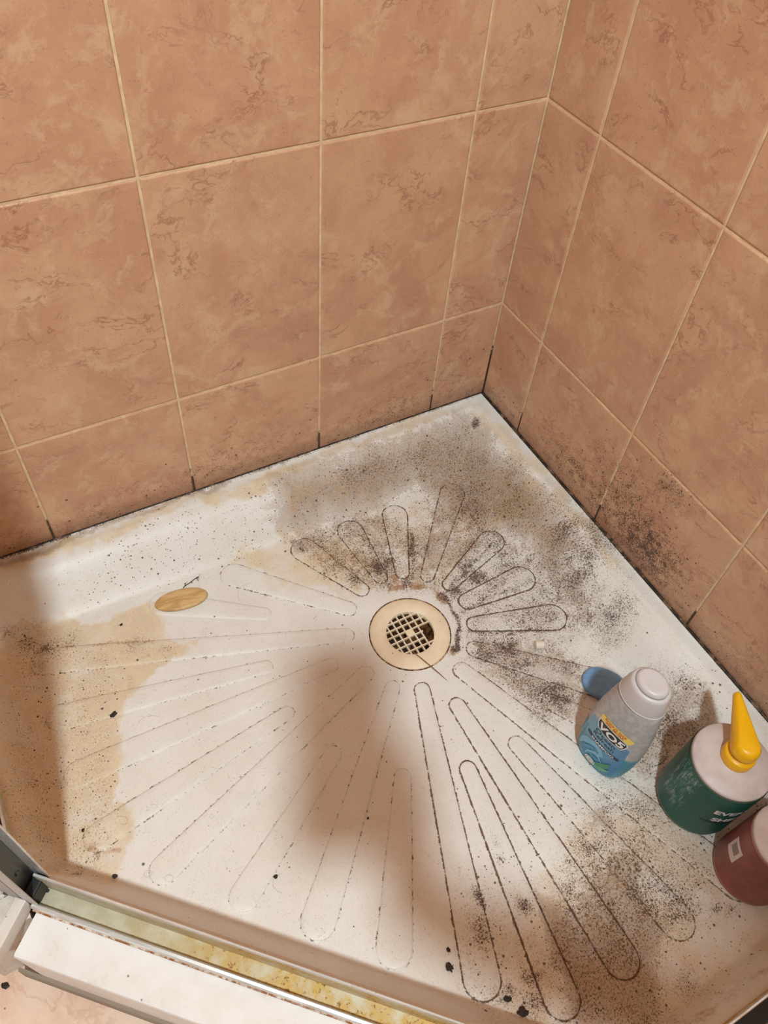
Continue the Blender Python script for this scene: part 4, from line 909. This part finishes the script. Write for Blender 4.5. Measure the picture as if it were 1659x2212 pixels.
# ------------------------------------------------------------------ the photographer, whose phone, arm and head shade the tray
SKIN = plain('skin', (196, 148, 122), 0.55); SHIRT = plain('shirt_grey', (84, 84, 90), 0.85); JEANS = plain('trousers_dark', (48, 54, 70), 0.85); HAIR = plain('hair_dark', (52, 38, 30), 0.7)
RMM = Matrix([list(map(float, r_)) for r_ in RM])
phone = tag(empty('smartphone', tuple(CAM), 0.0), 'black smartphone held above the tray by the photographer', 'phone'); phone.rotation_euler = EUL
box('phone_body', (-0.028, -0.135, 0.006), (0.048, 0.022, 0.0145), BLACK, phone, 0.003)
box('screen', (-0.0255, -0.131, 0.0146), (0.0455, 0.018, 0.0150), plain('screen_glass', (20, 22, 26), 0.1), phone)
def pl(x, y, z): return tuple(CAM + RM @ np.array((x, y, z)))          # a point given on the phone
J = dict(pelvis=(-.74, -1.55, .72), belly=(-.735, -1.50, .88), chest=(-.73, -1.42, 1.08), neck0=(-.72, -1.34, 1.285), neck=(-.715, -1.295, 1.345), head=(-.71, -1.24, 1.42), crown=(-.70, -1.215, 1.53),
  shR=(-.56, -1.34, 1.26), elR=(-.575, -1.12, .96), wrR=pl(.060, -.150, .060), haR=pl(.054, -.098, .034),
  shL=(-.90, -1.37, 1.26), elL=(-.97, -1.44, .96), wrL=(-.93, -1.30, .76), haL=(-.925, -1.25, .69),
  hiR=(-.645, -1.56, .68), knR=(-.63, -1.50, .26), anR=(-.63, -1.58, -.07), toR=(-.61, -1.44, -.112),
  hiL=(-.835, -1.56, .68), knL=(-.85, -1.50, .26), anL=(-.86, -1.58, -.07), toL=(-.88, -1.44, -.112))
RAD = dict(pelvis=(.15, .105), belly=(.14, .10), chest=(.16, .105), neck0=(.10, .075), neck=(.056, .056), head=(.075, .088), crown=(.062, .072),
  shR=.062, elR=.038, wrR=.028, haR=(.034, .018), shL=.062, elL=.044, wrL=.028, haL=(.034, .018), hiR=.088, knR=.058, anR=.038, toR=(.044, .026), hiL=.088, knL=.058, anL=.038, toL=(.044, .026))
ED = [('pelvis', 'belly'), ('belly', 'chest'), ('chest', 'neck0'), ('neck0', 'neck'), ('neck', 'head'), ('head', 'crown'), ('neck0', 'shR'), ('shR', 'elR'), ('elR', 'wrR'), ('wrR', 'haR'), ('neck0', 'shL'), ('shL', 'elL'), ('elL', 'wrL'), ('wrL', 'haL'),
  ('pelvis', 'hiR'), ('hiR', 'knR'), ('knR', 'anR'), ('anR', 'toR'), ('pelvis', 'hiL'), ('hiL', 'knL'), ('knL', 'anL'), ('anL', 'toL')]
# fingers: the right hand closes on the phone, the left one hangs half curled
def finger(tag_, root, chain, r):
    prev = root
    for i, q in enumerate(chain):
        k = tag_+str(i); J[k] = q; RAD[k] = r*(1-0.12*i); ED.append((prev, k)); prev = k
for i, y in enumerate((-.062, -.082, -.102, -.120)):
    finger('fR%d_' % i, 'haR', [pl(.061, y, .018), pl(.055, y, -.002), pl(.034, y, -.005)], .0088)
finger('tR', 'haR', [pl(.056, -.060, .026), pl(.036, -.052, .024)], .010)
for i, x in enumerate((-.955, -.935, -.915, -.895)):
    finger('fL%d_' % i, 'haL', [(x, -1.225, .655), (x, -1.215, .625), (x, -1.235, .600)], .0088)
finger('tL', 'haL', [(-.885, -1.225, .675), (-.890, -1.205, .645)], .010)
names = list(J); me = bpy.data.meshes.new('body'); me.from_pydata([J[k] for k in names], [(names.index(a_), names.index(b_)) for a_, b_ in ED], [])
person = tag(empty('person', (-.74, -1.55, Z_FLOOR)), 'person in grey shirt leaning over the tray and holding a phone', 'person')
bo = link('body', me, None, None)
sk = bo.modifiers.new('skin', 'SKIN'); sk.use_smooth_shade = True
for k, sv in zip(names, me.skin_vertices[0].data):
    r_ = RAD[k]; sv.radius = r_ if isinstance(r_, tuple) else (r_, r_); sv.use_root = (k == 'pelvis')
bo.modifiers.new('sub', 'SUBSURF').levels = 3
bpy.context.view_layer.update()
bm2 = bpy.data.meshes.new_from_object(bo.evaluated_get(bpy.context.evaluated_depsgraph_get())); bo.modifiers.clear(); bo.data = bm2; bm2.name = 'body'
for m_i in (SKIN, SHIRT, JEANS, BLACK): bm2.materials.append(m_i)
elR, elL = Vector(J['elR']), Vector(J['elL'])
for p_ in bm2.polygons:
    c = p_.center
    if c.z < -0.06: p_.material_index = 3
    elif c.z < 0.80 and c.y < -1.38: p_.material_index = 2
    elif c.z < 1.335 and c.y < -1.16 and c.z > 0.80 and (c.x > -.93 or c.z > 1.03): p_.material_index = 1
    else: p_.material_index = 0
bo.parent = person; bo.matrix_parent_inverse = Matrix.Translation(-Vector(person.location))
hc = Vector((-.705, -1.235, 1.475)); bm = bmesh.new(); bmesh.ops.create_uvsphere(bm, u_segments=24, v_segments=16, radius=1.0)
for v in bm.verts: v.co = Vector((v.co.x*.085, v.co.y*.100-.012, v.co.z*.105+.012))
bmesh.ops.delete(bm, geom=[v for v in bm.verts if v.co.y > .045 and v.co.z < .07], context='VERTS')
bmesh.ops.translate(bm, vec=hc-Vector(person.location), verts=bm.verts[:]); link('hair', bm_mesh('hair', bm, True), HAIR, person)
def face_bit(name, rad_, at, mat):
    bm = bmesh.new(); bmesh.ops.create_uvsphere(bm, u_segments=12, v_segments=8, radius=1.0)
    for v in bm.verts: v.co = Vector((v.co.x*rad_[0], v.co.y*rad_[1], v.co.z*rad_[2]))
    bmesh.ops.translate(bm, vec=Vector(at)-Vector(person.location), verts=bm.verts[:]); return link(name, bm_mesh(name, bm, True), mat, person)
face_bit('nose', (.011, .018, .020), (-.705, -1.166, 1.462), SKIN)
for sx_ in (-1, 1):
    face_bit('eye', (.011, .006, .006), (-.705+.030*sx_, -1.172, 1.486), WHITE)
    face_bit('ear', (.010, .020, .030), (-.708+.082*sx_, -1.235, 1.465), SKIN)
face_bit('mouth', (.024, .010, .007), (-.707, -1.166, 1.420), ink('lip', (168, 98, 92)))
